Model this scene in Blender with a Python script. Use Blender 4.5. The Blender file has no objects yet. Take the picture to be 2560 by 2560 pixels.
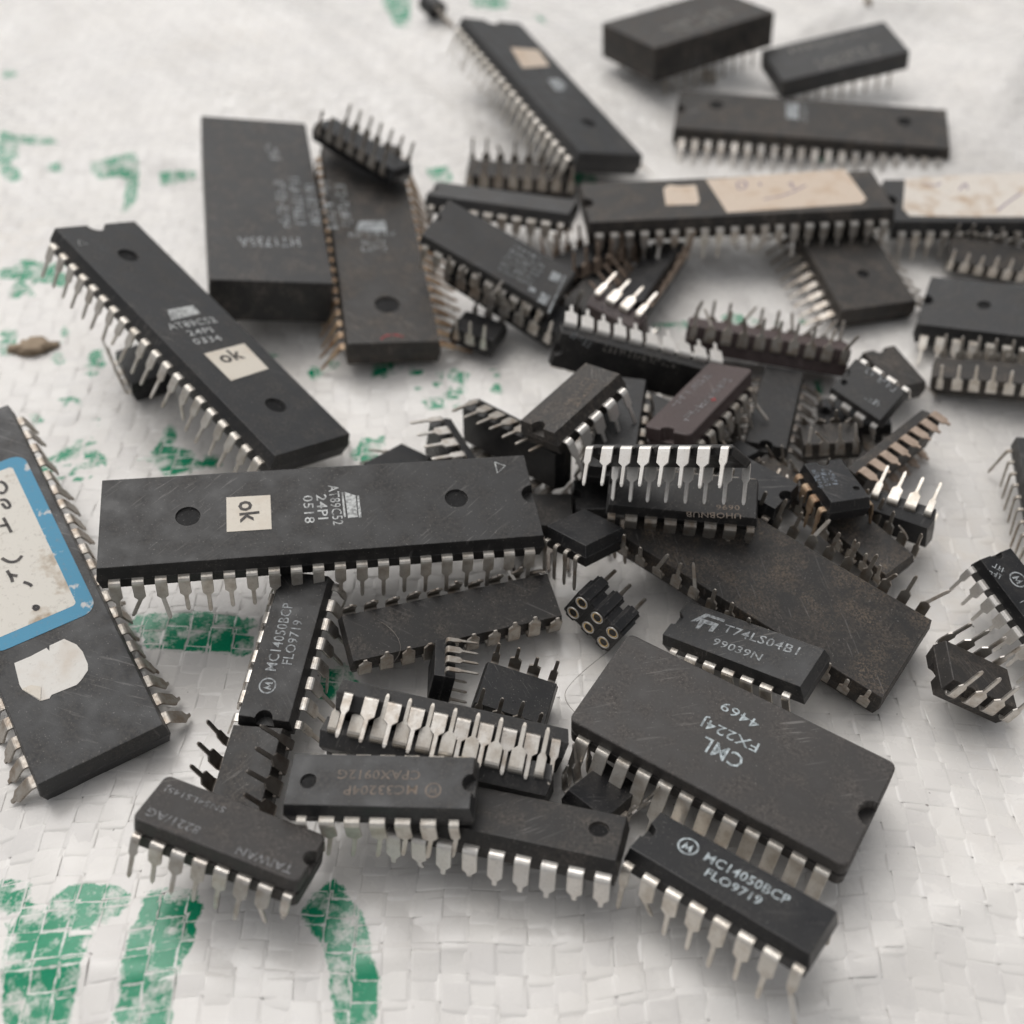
import bpy, bmesh, math, random
import numpy as np
from mathutils import Matrix, Vector, Quaternion
random.seed(7); np.random.seed(7)
MM = 0.001
scene = bpy.context.scene
C = scene.collection
# ------------------------------------------------------------------ camera, world, light
CAM_H = 112.0; PITCH = math.asin(0.731)
cd = bpy.data.cameras.new('camera'); cam = bpy.data.objects.new('camera', cd); C.objects.link(cam)
cam.location = (0, -CAM_H/math.tan(PITCH)*MM, CAM_H*MM)
cam.rotation_euler = (math.pi/2-PITCH, 0, 0)
cd.sensor_width = 36; cd.lens = 2800/2560*36; cd.clip_start = 0.004; cd.clip_end = 20
cd.dof.use_dof = True; cd.dof.focus_distance = 0.128; cd.dof.aperture_fstop = 18
scene.camera = cam
SUN_EL, SUN_AZ = math.radians(58), math.radians(-28)      # azimuth from +Y towards +X
w = bpy.data.worlds.new('World'); scene.world = w; w.use_nodes = True
nt = w.node_tree; bg = nt.nodes['Background']
sky = nt.nodes.new('ShaderNodeTexSky'); sky.sky_type = 'NISHITA'; sky.sun_disc = False
sky.sun_elevation = SUN_EL; sky.sun_rotation = SUN_AZ; sky.air_density = 1.0; sky.dust_density = 4.0
hs = nt.nodes.new('ShaderNodeHueSaturation'); hs.inputs['Saturation'].default_value = 0.10
nt.links.new(sky.outputs[0], hs.inputs['Color']); nt.links.new(hs.outputs[0], bg.inputs[0])
bg.inputs[1].default_value = 0.145
sd = bpy.data.lights.new('sun', 'SUN'); sun = bpy.data.objects.new('sun', sd); C.objects.link(sun)
sd.energy = 1.0; sd.angle = math.radians(60); sd.color = (1.0, 0.955, 0.90)
dirv = Vector((math.sin(SUN_AZ)*math.cos(SUN_EL), math.cos(SUN_AZ)*math.cos(SUN_EL), math.sin(SUN_EL)))
sun.rotation_euler = dirv.to_track_quat('Z', 'Y').to_euler()
scene.render.engine = 'CYCLES'
vs = scene.view_settings; vs.view_transform = 'Standard'; vs.look = 'None'; vs.gamma = 1; vs.exposure = -0.22; vs.use_curve_mapping = False

# ------------------------------------------------------------------ materials
def nmat(name):
    m = bpy.data.materials.new(name); m.use_nodes = True
    return m, m.node_tree, m.node_tree.nodes['Principled BSDF']
def N(t, typ, **k):
    n = t.nodes.new(typ)
    for a, b in k.items():
        if a in n.inputs.keys(): n.inputs[a].default_value = b
        else: setattr(n, a, b)
    return n
def coords(t, scale=(1, 1, 1), rot=(0, 0, 0)):
    tc = N(t, 'ShaderNodeTexCoord'); oi = N(t, 'ShaderNodeObjectInfo')
    mul = N(t, 'ShaderNodeVectorMath', operation='MULTIPLY_ADD')
    cx = N(t, 'ShaderNodeCombineXYZ')
    for i in range(3): t.links.new(oi.outputs['Random'], cx.inputs[i])
    mul.inputs[1].default_value = (0.31, 0.17, 0.23)
    t.links.new(cx.outputs[0], mul.inputs[0]); t.links.new(tc.outputs['Object'], mul.inputs[2])
    mr = N(t, 'ShaderNodeMapping'); mr.inputs['Rotation'].default_value = rot; t.links.new(mul.outputs[0], mr.inputs[0])
    mp = N(t, 'ShaderNodeMapping'); mp.inputs['Scale'].default_value = scale
    t.links.new(mr.outputs[0], mp.inputs[0])
    return mp.outputs[0]
def noise(t, vec, scale, detail=3, rough=0.55):
    n = N(t, 'ShaderNodeTexNoise', Scale=scale, Detail=detail, Roughness=rough); t.links.new(vec, n.inputs['Vector']); return n.outputs['Fac']
def ramp(t, fac, a, b, va=0.0, vb=1.0):
    r = N(t, 'ShaderNodeMapRange'); r.clamp = True
    for i, v in zip((1, 2, 3, 4), (a, b, va, vb)): r.inputs[i].default_value = v
    t.links.new(fac, r.inputs[0]); return r.outputs[0]
def mixc(t, fac, a, b):
    m = N(t, 'ShaderNodeMix', data_type='RGBA')
    if isinstance(fac, float): m.inputs[0].default_value = fac
    else: t.links.new(fac, m.inputs[0])
    for i, c in ((6, a), (7, b)):
        if isinstance(c, tuple): m.inputs[i].default_value = (*c, 1)
        else: t.links.new(c, m.inputs[i])
    return m.outputs[2]
def math2(t, op, a, b=None):
    m = N(t, 'ShaderNodeMath', operation=op)
    for i, v in enumerate((a, b)):
        if v is None: continue
        if isinstance(v, (int, float)): m.inputs[i].default_value = v
        else: t.links.new(v, m.inputs[i])
    return m.outputs[0]
def bump(t, bsdf, h, strength, dist):
    b = N(t, 'ShaderNodeBump', Strength=strength, Distance=dist); t.links.new(h, b.inputs['Height']); t.links.new(b.outputs[0], bsdf.inputs['Normal'])
MAT = {}
def plastic(name, base, dustc=(0.13, 0.115, 0.10), dust=0.35, rough=0.5, grime=None, scratch=0.5, spec=0.38):
    m, t, b = nmat(name); v = coords(t)
    d1 = noise(t, v, 330, 4); d2 = noise(t, v, 2600, 3, 0.7); d3 = noise(t, v, 90, 2)
    vs1 = coords(t, (3000, 170, 400), (0, 0, 0.9)); s1 = noise(t, vs1, 1.0, 2, 0.5)
    vs2 = coords(t, (210, 3400, 400), (0, 0, -0.75)); s2 = noise(t, vs2, 1.0, 2, 0.5)
    sc = math2(t, 'ADD', ramp(t, s1, 0.655, 0.70), ramp(t, s2, 0.66, 0.705))
    sc = math2(t, 'MULTIPLY', sc, ramp(t, d3, 0.42, 0.62))
    col = mixc(t, ramp(t, d3, 0.3, 0.7), base, tuple(c*1.35 for c in base))
    mask = math2(t, 'MULTIPLY', ramp(t, d1, 0.42, 0.66), ramp(t, d2, 0.38, 0.66))
    col = mixc(t, math2(t, 'MULTIPLY', mask, dust), col, dustc)
    spk = ramp(t, noise(t, v, 5200, 1), 0.70, 0.78)
    col = mixc(t, math2(t, 'MULTIPLY', spk, 0.5), col, (0.3, 0.28, 0.26))
    col = mixc(t, math2(t, 'MULTIPLY', sc, 0.42*scratch), col, (0.35, 0.33, 0.31))
    if grime:
        g = math2(t, 'MULTIPLY', ramp(t, noise(t, v, 260, 3), 0.42, 0.66), ramp(t, noise(t, v, 3600, 5, 0.8), 0.47, 0.60))
        col = mixc(t, math2(t, 'MULTIPLY', g, 0.9), col, grime)
    # scuffed edges: where the rounded normal departs from the face normal
    bv = N(t, 'ShaderNodeBevel', Radius=0.00022, samples=3); ge = N(t, 'ShaderNodeNewGeometry')
    dt = N(t, 'ShaderNodeVectorMath', operation='DOT_PRODUCT'); t.links.new(bv.outputs[0], dt.inputs[0]); t.links.new(ge.outputs['True Normal'], dt.inputs[1])
    ew = math2(t, 'MULTIPLY', ramp(t, dt.outputs['Value'], 0.985, 0.90), ramp(t, noise(t, v, 1300, 3, 0.7), 0.36, 0.6))
    col = mixc(t, math2(t, 'MULTIPLY', ew, 0.45), col, tuple(min(1, c*0.6+0.07) for c in dustc))
    t.links.new(col, b.inputs['Base Color'])
    t.links.new(ramp(t, d1, 0.3, 0.75, rough-0.16, rough+0.16), b.inputs['Roughness'])
    b.inputs['Specular IOR Level'].default_value = spec
    bump(t, b, noise(t, v, 7000, 2, 0.6), 0.22, 0.00006)
    MAT[name] = m
plastic('plastic_black', (0.0165, 0.016, 0.0162), dust=0.3)
plastic('dimple_floor_shaded', (0.007, 0.007, 0.0075), dust=0.08, rough=0.5, scratch=0.1, spec=0.12)  # dark reflection inside the recess, painted in as near-black colour with little gloss
plastic('plastic_charcoal', (0.022, 0.0222, 0.0232), dust=0.42)
plastic('plastic_jet', (0.011, 0.011, 0.012), dust=0.2, rough=0.42)
plastic('plastic_dusty', (0.027, 0.0245, 0.0225), dustc=(0.17, 0.14, 0.115), dust=0.7, rough=0.6)
plastic('plastic_dirty', (0.021, 0.0195, 0.0185), dustc=(0.12, 0.10, 0.085), dust=0.6, rough=0.58, grime=(0.15, 0.113, 0.08))
plastic('plastic_film', (0.022, 0.0205, 0.0195), dustc=(0.11, 0.094, 0.08), dust=0.75, rough=0.52)
plastic('plastic_grey', (0.046, 0.045, 0.045), dust=0.5, rough=0.55)
plastic('ceramic_brown', (0.036, 0.0325, 0.0305), dustc=(0.16, 0.14, 0.125), dust=0.5, rough=0.55, scratch=0.8)
plastic('ceramic_maroon', (0.060, 0.042, 0.040), dustc=(0.15, 0.12, 0.115), dust=0.4, rough=0.55)
plastic('box_black', (0.020, 0.0195, 0.0195), dustc=(0.15, 0.13, 0.115), dust=0.8, rough=0.5, scratch=0.2)
def metal(name, base, rough, tarn, amt, metallic=0.85):
    m, t, b = nmat(name); v = coords(t)
    a = noise(t, v, 700, 4); c = noise(t, v, 3500, 3)
    f = math2(t, 'MULTIPLY', ramp(t, a, 0.42, 0.68), amt)
    col = mixc(t, f, base, tarn); col = mixc(t, math2(t, 'MULTIPLY', ramp(t, c, 0.55, 0.7), 0.3), col, tuple(x*0.5 for x in base))
    t.links.new(col, b.inputs['Base Color']); b.inputs['Metallic'].default_value = metallic
    t.links.new(ramp(t, c, 0.3, 0.75, rough-0.06, rough+0.16), b.inputs['Roughness'])
    bump(t, b, c, 0.15, 0.00008)
    MAT[name] = m
metal('tin', (0.60, 0.57, 0.53), 0.32, (0.36, 0.30, 0.24), 0.75)
metal('tin_white', (0.70, 0.66, 0.60), 0.36, (0.46, 0.40, 0.33), 0.75, 0.7)
metal('tin_dull', (0.42, 0.39, 0.35), 0.42, (0.25, 0.19, 0.14), 0.8, 0.8)
metal('rust', (0.42, 0.31, 0.21), 0.5, (0.19, 0.095, 0.045), 0.9, 0.5)
metal('copper', (0.43, 0.335, 0.265), 0.42, (0.26, 0.19, 0.145), 0.7, 0.6)
metal('steel_dark', (0.22, 0.20, 0.18), 0.4, (0.12, 0.09, 0.07), 0.7, 0.85)
metal('gold', (0.85, 0.62, 0.30), 0.25, (0.7, 0.5, 0.25), 0.3, 1.0)
metal('tin_bright', (0.74, 0.71, 0.67), 0.38, (0.6, 0.55, 0.49), 0.4, 0.7)
def flat(name, col, under, worn, rough=0.6, scale=2200, th=0.5):
    m, t, b = nmat(name); v = coords(t)
    n1 = noise(t, v, scale, 3, 0.6); n2 = noise(t, v, 500, 2)
    f = math2(t, 'MULTIPLY', ramp(t, math2(t, 'ADD', n1, math2(t, 'MULTIPLY', n2, 0.4)), th+0.12, th+0.30), worn)
    t.links.new(mixc(t, f, col, under), b.inputs['Base Color']); b.inputs['Roughness'].default_value = rough
    MAT[name] = m
K = (0.03, 0.03, 0.03)
flat('print_white', (0.55, 0.56, 0.55), K, 0.6)
flat('print_blue', (0.50, 0.56, 0.58), K, 0.55)
flat('print_grey', (0.38, 0.40, 0.41), K, 0.65)
flat('print_faint', (0.23, 0.23, 0.235), K, 0.75)
flat('print_faint2', (0.27, 0.31, 0.36), K, 0.7)
flat('print_brown', (0.19, 0.145, 0.11), K, 0.55)
flat('print_dim', (0.27, 0.25, 0.225), K, 0.5)
flat('print_bluedim', (0.05, 0.055, 0.10), K, 0.8)
flat('ink_black', (0.018, 0.015, 0.015), (0.2, 0.17, 0.15), 0.3)
flat('ink_purple', (0.15, 0.10, 0.22), (0.5, 0.4, 0.33), 0.6)
flat('ink_red', (0.33, 0.03, 0.03), K, 0.7)
def paper(name, col, stain, amt, rough=0.7, lo=0.5, hi=0.72):
    m, t, b = nmat(name); v = coords(t)
    n1 = noise(t, v, 260, 4); n2 = noise(t, v, 1500, 4, 0.7); n3 = noise(t, v, 3800, 1)
    c = mixc(t, math2(t, 'MULTIPLY', ramp(t, n1, lo, hi), amt), col, stain)
    c = mixc(t, math2(t, 'MULTIPLY', ramp(t, n2, 0.56, 0.7), 0.35*amt), c, tuple(x*0.4 for x in stain))
    c = mixc(t, math2(t, 'MULTIPLY', ramp(t, n3, 0.72, 0.78), 0.3), c, (0.2, 0.17, 0.15))
    t.links.new(c, b.inputs['Base Color']); b.inputs['Roughness'].default_value = rough
    bump(t, b, n2, 0.25, 0.00015)
    MAT[name] = m
paper('sticker_cream', (0.72, 0.66, 0.57), (0.50, 0.38, 0.27), 0.35)
paper('sticker_stained', (0.74, 0.70, 0.63), (0.42, 0.32, 0.22), 0.9, 0.7, 0.58, 0.70)
paper('sticker_white', (0.76, 0.73, 0.68), (0.58, 0.48, 0.38), 0.5)
paper('sticker_tan', (0.63, 0.52, 0.42), (0.50, 0.35, 0.23), 0.7)
paper('sticker_aged', (0.72, 0.66, 0.59), (0.50, 0.36, 0.24), 0.95)
paper('sticker_blue', (0.085, 0.30, 0.46), (0.66, 0.63, 0.60), 0.9, 0.7, 0.60, 0.63)
paper('husk', (0.36, 0.28, 0.20), (0.20, 0.14, 0.09), 0.9, 0.9)
paper('crumb_white', (0.68, 0.62, 0.55), (0.5, 0.42, 0.33), 0.7, 0.9)
def cloth():
    m, t, b = nmat('sack_weave'); tc = N(t, 'ShaderNodeTexCoord'); g = N(t, 'ShaderNodeNewGeometry'); v = g.outputs['Position']
    ink = N(t, 'ShaderNodeAttribute', attribute_name='ink').outputs['Fac']; lat = N(t, 'ShaderNodeAttribute', attribute_name='lat').outputs['Fac']
    cel = N(t, 'ShaderNodeAttribute', attribute_name='cel').outputs['Fac']
    n0 = noise(t, v, 900, 3, 0.65); n1 = noise(t, v, 330, 3, 0.6); n2 = noise(t, v, 2600, 2, 0.7); n3 = noise(t, v, 60, 3); n4 = noise(t, v, 25, 2)
    base = mixc(t, ramp(t, n3, 0.35, 0.7), (0.81, 0.785, 0.75), (0.75, 0.72, 0.68))
    base = mixc(t, math2(t, 'MULTIPLY', math2(t, 'POWER', cel, 1.6), 0.38), base, (0.62, 0.595, 0.58))
    st = math2(t, 'MULTIPLY', ramp(t, n4, 0.56, 0.70), ramp(t, n1, 0.4, 0.7))
    base = mixc(t, math2(t, 'MULTIPLY', st, 0.28), base, (0.60, 0.52, 0.42))
    spk = math2(t, 'MULTIPLY', ramp(t, noise(t, v, 1400, 1), 0.785, 0.82), ramp(t, n3, 0.45, 0.55))
    base = mixc(t, math2(t, 'MULTIPLY', spk, 0.65), base, (0.12, 0.10, 0.085))
    # printed ink: outline roughened, worn off the tape edges and in rubbed patches
    s = math2(t, 'ADD', ink, math2(t, 'ADD', math2(t, 'MULTIPLY', math2(t, 'SUBTRACT', n0, 0.5), 1.3), 0.2))
    e = ramp(t, s, -0.10, 0.22)
    al = math2(t, 'MAXIMUM', math2(t, 'ABSOLUTE', lat), N(t, 'ShaderNodeAttribute', attribute_name='lon').outputs['Fac'])
    edge = ramp(t, math2(t, 'ADD', al, math2(t, 'MULTIPLY', math2(t, 'SUBTRACT', n0, 0.5), 0.4)), 0.84, 0.95, 1.0, 0.12)
    rub = ramp(t, math2(t, 'ADD', n1, math2(t, 'MULTIPLY', n2, 0.25)), 0.61, 0.78, 1.0, 0.18)
    f = math2(t, 'MULTIPLY', math2(t, 'MULTIPLY', e, edge), rub)
    col = mixc(t, f, base, mixc(t, n2, (0.002, 0.19, 0.09), (0.008, 0.33, 0.165)))
    t.links.new(col, b.inputs['Base Color'])
    t.links.new(ramp(t, n1, 0.3, 0.7, 0.20, 0.34), b.inputs['Roughness'])
    b.inputs['Specular IOR Level'].default_value = 0.45
    bump(t, b, noise(t, v, 260, 2, 0.5), 0.10, 0.0004)
    MAT['cloth'] = m
    m, t, b = nmat('sack_lining'); b.inputs['Base Color'].default_value = (0.5, 0.48, 0.46, 1); b.inputs['Roughness'].default_value = 0.6
    MAT['lining'] = m
cloth()

# ------------------------------------------------------------------ data (positions in mm, fitted in 3-D)
POSES = {
    'A': ('dip40', (-22.82, -11.92, 11.66), (0.09, -0.0513, 0.0356, -0.994), (52.4, 13.85, 3.91)),
    'B': ('dip40', (-45.17, 22.6, 11.89), (-0.9075, 0.1316, -0.1613, 0.3647), (53.06, 14.03, 3.96)),
    'C': ('cer24w', (23.22, -41.03, 6.17), (0.2861, -0.0175, -0.0213, 0.9578), (31.92, 13.48, 4.36)),
    'D': ('dip40', (6.34, 105.19, 7.79), (0.8353, -0.1005, 0.098, -0.5316), (54.43, 14.39, 4.07)),
    'E': ('dip40', (57.82, 98.8, 3.78), (-0.9949, -0.0443, 0.0096, 0.0897), (51.92, 13.72, 3.88)),
    'F': ('dip16', (21.17, -56.84, 6.6), (-0.9383, 0.1232, 0.0258, 0.3222), (20.15, 6.65, 3.53)),
    'G': ('dip40', (-59.76, -16.89, 5.48), (0.8749, 0.0294, 0.0516, -0.4806), (55.96, 14.79, 4.18)),
    'H': ('box', (-42.35, 61.65, 7.99), (0.774, -0.0662, 0.0676, -0.6261), (49.36, 18.54, 7.57)),
    'I': ('dip40', (-23.0, 56.79, 5.0), (0.7675, -0.0248, 0.0545, -0.6382), (55.43, 14.66, 4.14)),
    'J': ('dip14', (-26.32, 75.54, 11.56), (0.1029, 0.9433, -0.2855, -0.1345), (18.12, 6.04, 3.21)),
    'K': ('dip16', (1.56, 81.78, 2.64), (0.0224, 0.9993, -0.017, -0.0252), (20.1, 6.63, 3.52)),
    'Lc': ('dip20', (-1.83, 66.29, 6.39), (0.9875, -0.0678, -0.0019, -0.142), (26.04, 6.46, 3.43)),
    'M': ('dip20m', (-2.23, 44.2, 10.75), (-0.9465, -0.1785, -0.1018, 0.2488), (23.74, 8.49, 3.2)),
    'N': ('dip16', (-0.41, 42.12, 4.79), (-0.0261, 0.9539, -0.2696, -0.1295), (20.87, 6.89, 3.66)),
    'O': ('dip6', (-5.26, 36.27, 2.3), (0.0308, 0.9786, -0.1976, -0.048), (7.63, 5.82, 3.09)),
    'P': ('dip40', (37.6, 63.36, 8.36), (0.9991, -0.0235, -0.0059, 0.0349), (51.47, 13.61, 3.85)),
    'Q': ('dip28w', (82.37, 66.28, 5.9), (0.9991, 0.0231, -0.0193, -0.0313), (34.73, 13.02, 3.68)),
    'R': ('dip24w', (55.6, 56.1, 3.29), (0.774, 0.03, 0.0287, -0.6319), (30.42, 13.12, 3.71)),
    'S': ('dip28w', (81.09, 34.41, 5.91), (0.9746, 0.0139, -0.0831, -0.2077), (34.85, 13.07, 3.69)),
    'T2': ('dip16', (82.24, 54.98, 2.82), (0.1736, -0.9723, 0.153, -0.0326), (17.41, 5.74, 3.05)),
    'U': ('dip20', (74.83, 22.73, 3.86), (0.0496, 0.9817, -0.1687, 0.0729), (24.05, 5.97, 3.17)),
    'V': ('dip20', (18.22, 23.38, 6.61), (-0.7628, -0.6331, -0.0702, 0.111), (25.11, 6.23, 3.31)),
    'W': ('dip10', (8.23, 7.61, 12.26), (-0.9094, 0.0937, 0.112, -0.3895), (14.04, 6.97, 3.7)),
    'X': ('dip14', (0.52, 8.54, 4.91), (-0.5814, 0.7177, -0.2402, 0.2986), (18.66, 6.22, 3.3)),
    'Y': ('dip8', (-8.53, 7.07, 3.8), (0.5579, -0.6396, 0.4158, -0.3268), (9.44, 6.23, 3.31)),
    'Z': ('dip8', (-15.8, 5.03, 3.03), (0.869, -0.078, 0.1395, 0.4682), (9.09, 6.0, 3.19)),
    'AA': ('cer14', (26.11, 11.44, 8.38), (-0.8733, 0.1353, 0.0118, -0.4678), (19.48, 6.93, 4.22)),
    'AB': ('dip14', (38.03, 16.84, 2.84), (-0.8072, 0.0251, -0.0042, -0.5897), (18.75, 6.25, 3.32)),
    'AC': ('dip8', (50.41, 15.72, 7.71), (0.8733, 0.2703, -0.0812, -0.3971), (9.13, 6.03, 3.2)),
    'AD': ('dip8', (56.57, 24.41, 3.89), (0.8169, 0.0002, 0.0228, -0.5763), (9.09, 6.0, 3.19)),
    'AE': ('cer20', (38.79, 30.87, 4.03), (0.2271, 0.9677, -0.1008, -0.0424), (24.51, 6.77, 4.12)),
    'AF': ('dip8', (44.6, 10.13, 3.7), (0.0637, 0.9942, -0.042, 0.0752), (8.06, 5.32, 2.83)),
    'AG': ('dip8', (41.47, -4.0, 8.54), (-0.7807, 0.0538, 0.0367, 0.6215), (8.8, 5.81, 3.09)),
    'AH': ('dip8', (50.5, -5.61, 4.83), (0.5718, 0.7667, -0.2622, -0.128), (8.74, 5.76, 3.06)),
    'AI': ('dip16', (51.65, 5.97, 4.69), (0.7058, -0.6122, -0.238, 0.2653), (17.64, 5.82, 3.09)),
    'AJ': ('dip16', (43.76, -6.83, 3.79), (-0.0592, 0.8914, -0.4493, 0.0028), (17.1, 5.64, 3.0)),
    'AK': ('dip28w', (31.77, -16.51, 4.52), (-0.0518, 0.9454, -0.3196, -0.0365), (37.09, 13.91, 3.93)),
    'AL': ('dip14', (26.87, -27.57, 5.99), (-0.9317, -0.0191, 0.1642, 0.3233), (18.91, 6.3, 3.35)),
    'AM': ('dip16', (18.34, -9.62, 20.19), (0.8354, -0.4785, -0.0649, -0.2627), (18.43, 6.08, 3.23)),
    'AN': ('dip16', (21.31, -7.64, 10.7), (0.9886, 0.1333, -0.0142, -0.0682), (18.66, 6.16, 3.27)),
    'AO': ('opto', (9.06, -11.79, 8.03), (-0.9, 0.1395, 0.0792, 0.4053), (7.47, 7.06, 3.04)),
    'AP': ('sock', (10.97, -20.68, 4.17), (-0.6517, -0.6565, 0.0906, 0.3689), (7.56, 4.97, 4.18)),
    'MC': ('dip16', (-25.93, -27.77, 6.32), (-0.7531, -0.0464, 0.0542, -0.654), (19.55, 6.45, 3.43)),
    'AQ': ('dip12', (-28.74, -45.24, 3.31), (0.0084, 0.7544, 0.6502, 0.0898), (16.2, 6.48, 3.44)),
    'AR': ('cer16', (-28.24, -52.06, 7.79), (0.1592, 0.0691, 0.1296, 0.9763), (18.06, 6.36, 3.87)),
    'AS': ('dip14', (-13.26, -47.15, 9.0), (-0.0315, 0.0329, 0.0008, -0.999), (19.51, 6.5, 3.46)),
    'AU1': ('dip20', (-8.08, -41.2, 4.47), (0.575, 0.81, -0.0882, -0.0736), (25.63, 6.36, 3.38)),
    'AU2': ('dip20', (-6.71, -37.7, 5.77), (-0.7841, 0.611, -0.1075, 0.0185), (25.66, 6.37, 3.38)),
    'AV': ('dip18', (-0.52, -49.5, 5.37), (0.9793, -0.1516, -0.0164, -0.1329), (24.48, 6.84, 3.63)),
    'AW': ('dip20', (-7.25, -21.83, 3.94), (-0.1273, 0.977, 0.158, -0.0654), (26.58, 6.59, 3.5)),
    'AX': ('dip8', (-8.13, -29.99, 5.03), (-0.6251, -0.3572, 0.5005, 0.4808), (6.9, 4.55, 2.42)),
    'AY': ('dip8', (0.31, -32.08, 3.0), (-0.1107, 0.9817, -0.1418, -0.0632), (8.87, 5.85, 3.11)),
    'AZ': ('dip6', (9.66, -44.64, 2.5), (-0.0725, -0.8981, -0.4052, 0.1546), (7.42, 5.65, 3.0)),
    'BA': ('dip16', (62.02, -22.39, 5.85), (-0.8414, -0.0158, -0.1095, 0.529), (17.09, 5.64, 2.99)),
    'BB': ('dip8', (52.98, -30.61, 4.04), (0.0155, 0.9713, -0.0674, -0.2276), (9.75, 6.43, 3.42)),
    'BC': ('dip20', (69.88, -4.22, 5.8), (0.629, -0.0044, -0.0668, -0.7746), (25.32, 6.28, 3.34)),
    'BX1': ('box', (36.77, 128.87, 8.69), (-0.9612, 0.0453, 0.0186, -0.2715), (30.77, 18.39, 6.92)),
    'BX2': ('box', (66.45, 121.76, 6.61), (-0.9928, -0.025, 0.0754, -0.0896), (26.57, 13.27, 3.88)),
    'UB': ('dip8', (-55.87, 27.41, 2.19), (0.0033, 0.859, -0.512, 0.0058), (9.67, 6.38, 3.39)),
    'AAA': ('dip14', (14.02, 55.8, 2.76), (0.0939, 0.9458, 0.3104, 0.0143), (18.98, 6.33, 3.36)),
    'BB1': ('dip8', (16.34, 35.43, 5.15), (0.5876, 0.736, -0.2507, -0.224), (9.73, 6.42, 3.41)),
    'BB2': ('dip14', (22.69, 49.41, 3.18), (0.1365, 0.8393, 0.5202, 0.0798), (19.35, 6.45, 3.43)),
    'WD': ('dip8', (30.42, 5.73, 4.38), (0.9498, -0.1017, -0.0173, 0.2955), (6.34, 4.18, 2.22)),
    'WE': ('dip8', (19.56, 14.68, 4.1), (-0.908, 0.0202, 0.0521, -0.4153), (7.36, 4.85, 2.58)),
    'WF': ('dip8', (36.07, 3.29, 2.51), (0.0118, 0.9091, -0.4153, 0.0284), (7.88, 5.2, 2.76)),
    'WG': ('dip14', (17.64, 0.01, 1.98), (-0.9999, 0.0119, 0.0011, -0.0105), (19.05, 6.35, 3.37)),
    'WJ': ('dip14', (14.47, 8.37, 7.5), (0.766, 0.0, 0.0, 0.6428), (19.2, 6.4, 3.4)),
    'WK': ('dip8', (3.48, -2.83, 1.85), (1.0, 0.0, 0.0, 0.0), (9.7, 6.4, 3.4)),
    'WN': ('dip8', (31.54, -2.94, 7.5), (-0.342, -0.0, -0.0, -0.9397), (9.7, 6.4, 3.4)),
    'WP': ('dip8', (13.25, 20.12, 1.85), (-0.5, -0.0, -0.0, -0.866), (9.7, 6.4, 3.4)),
    'WR': ('dip8', (49.78, 16.61, 1.85), (1.0, 0.0, 0.0, 0.0), (9.7, 6.4, 3.4)),
    'WS': ('dip8', (12.5, 44.58, 1.85), (0.866, 0.0, 0.0, 0.5), (9.7, 6.4, 3.4)),
    'WT': ('dip8', (27.54, 14.9, 1.85), (0.766, 0.0, 0.0, 0.6428), (9.7, 6.4, 3.4)),
}
TEXT = [
    ["A", "AT89C52", -0.64, -3.51, 1.599, 6.27, 1.25, "print_white"],
    ["A", "24PI", 0.86, -2.14, 1.57, 3.85, 1.22, "print_white"],
    ["A", "0518", 2.47, -2.11, 1.573, 4.29, 1.2, "print_white"],
    ["A", "ok", 10.12, -1.82, 1.632, 3.86, 1.6, "ink_black"],
    ["B", "AT89C52", -0.64, -4.24, 1.558, 7.92, 1.33, "print_white"],
    ["B", "24PI", 1.29, -2.37, 1.573, 4.09, 1.2, "print_white"],
    ["B", "0334", 3.09, -2.66, 1.54, 4.5, 1.25, "print_white"],
    ["B", "ok", 7.88, -1.37, 1.637, 4.57, 1.39, "ink_black"],
    ["C", "CML", -2.31, 0.83, -0.019, 4.71, 1.82, "print_blue"],
    ["C", "FX224J", -2.94, -1.75, 0.026, 6.51, 1.59, "print_blue"],
    ["C", "4469", -1.89, -3.86, -0.077, 4.54, 1.2, "print_blue"],
    ["F", "MC14050BCP", -3.13, 0.25, 0.039, 8.56, 1.15, "print_blue"],
    ["F", "FLO9719", -2.18, -1.29, 0.033, 5.64, 1.06, "print_blue"],
    ["MC", "MC14050BCP", -3.59, 0.15, 0.021, 8.74, 1.25, "print_grey"],
    ["MC", "FLO9719", -2.61, -1.43, 0.015, 5.68, 1.19, "print_grey"],
    ["AL", "T74LS04B1", -2.88, 0.38, 0.046, 9.71, 1.18, "print_grey"],
    ["AL", "99039N", -2.97, -1.74, 0.018, 6.38, 1.02, "print_grey"],
    ["AR", "SN54LS145J", 1.61, -2.32, 0.015, 7.18, 1.05, "print_faint"],
    ["AR", "8221/AG", 2.58, 1.38, 0.006, 6.25, 1.11, "print_faint"],
    ["AR", "TAIWAN", -8.45, 1.76, 0.016, 6.35, 1.09, "print_faint"],
    ["AS", "MC33204P", -3.87, 0.41, 0.035, 7.34, 1.02, "print_brown"],
    ["AS", "CPAX0912G", -3.99, -1.21, 0.012, 8.32, 1.04, "print_brown"],
    ["AN", "UHOBNUB", 7.4, -2.33, -3.073, 6.9, 0.8, "print_brown"],
    ["AN", "0696", 7.2, -1.18, -3.065, 2.98, 0.72, "print_brown"],
    ["H", "HT1735A", 12.48, 4.94, -1.511, 9.59, 2.6, "print_grey"],
]
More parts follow.
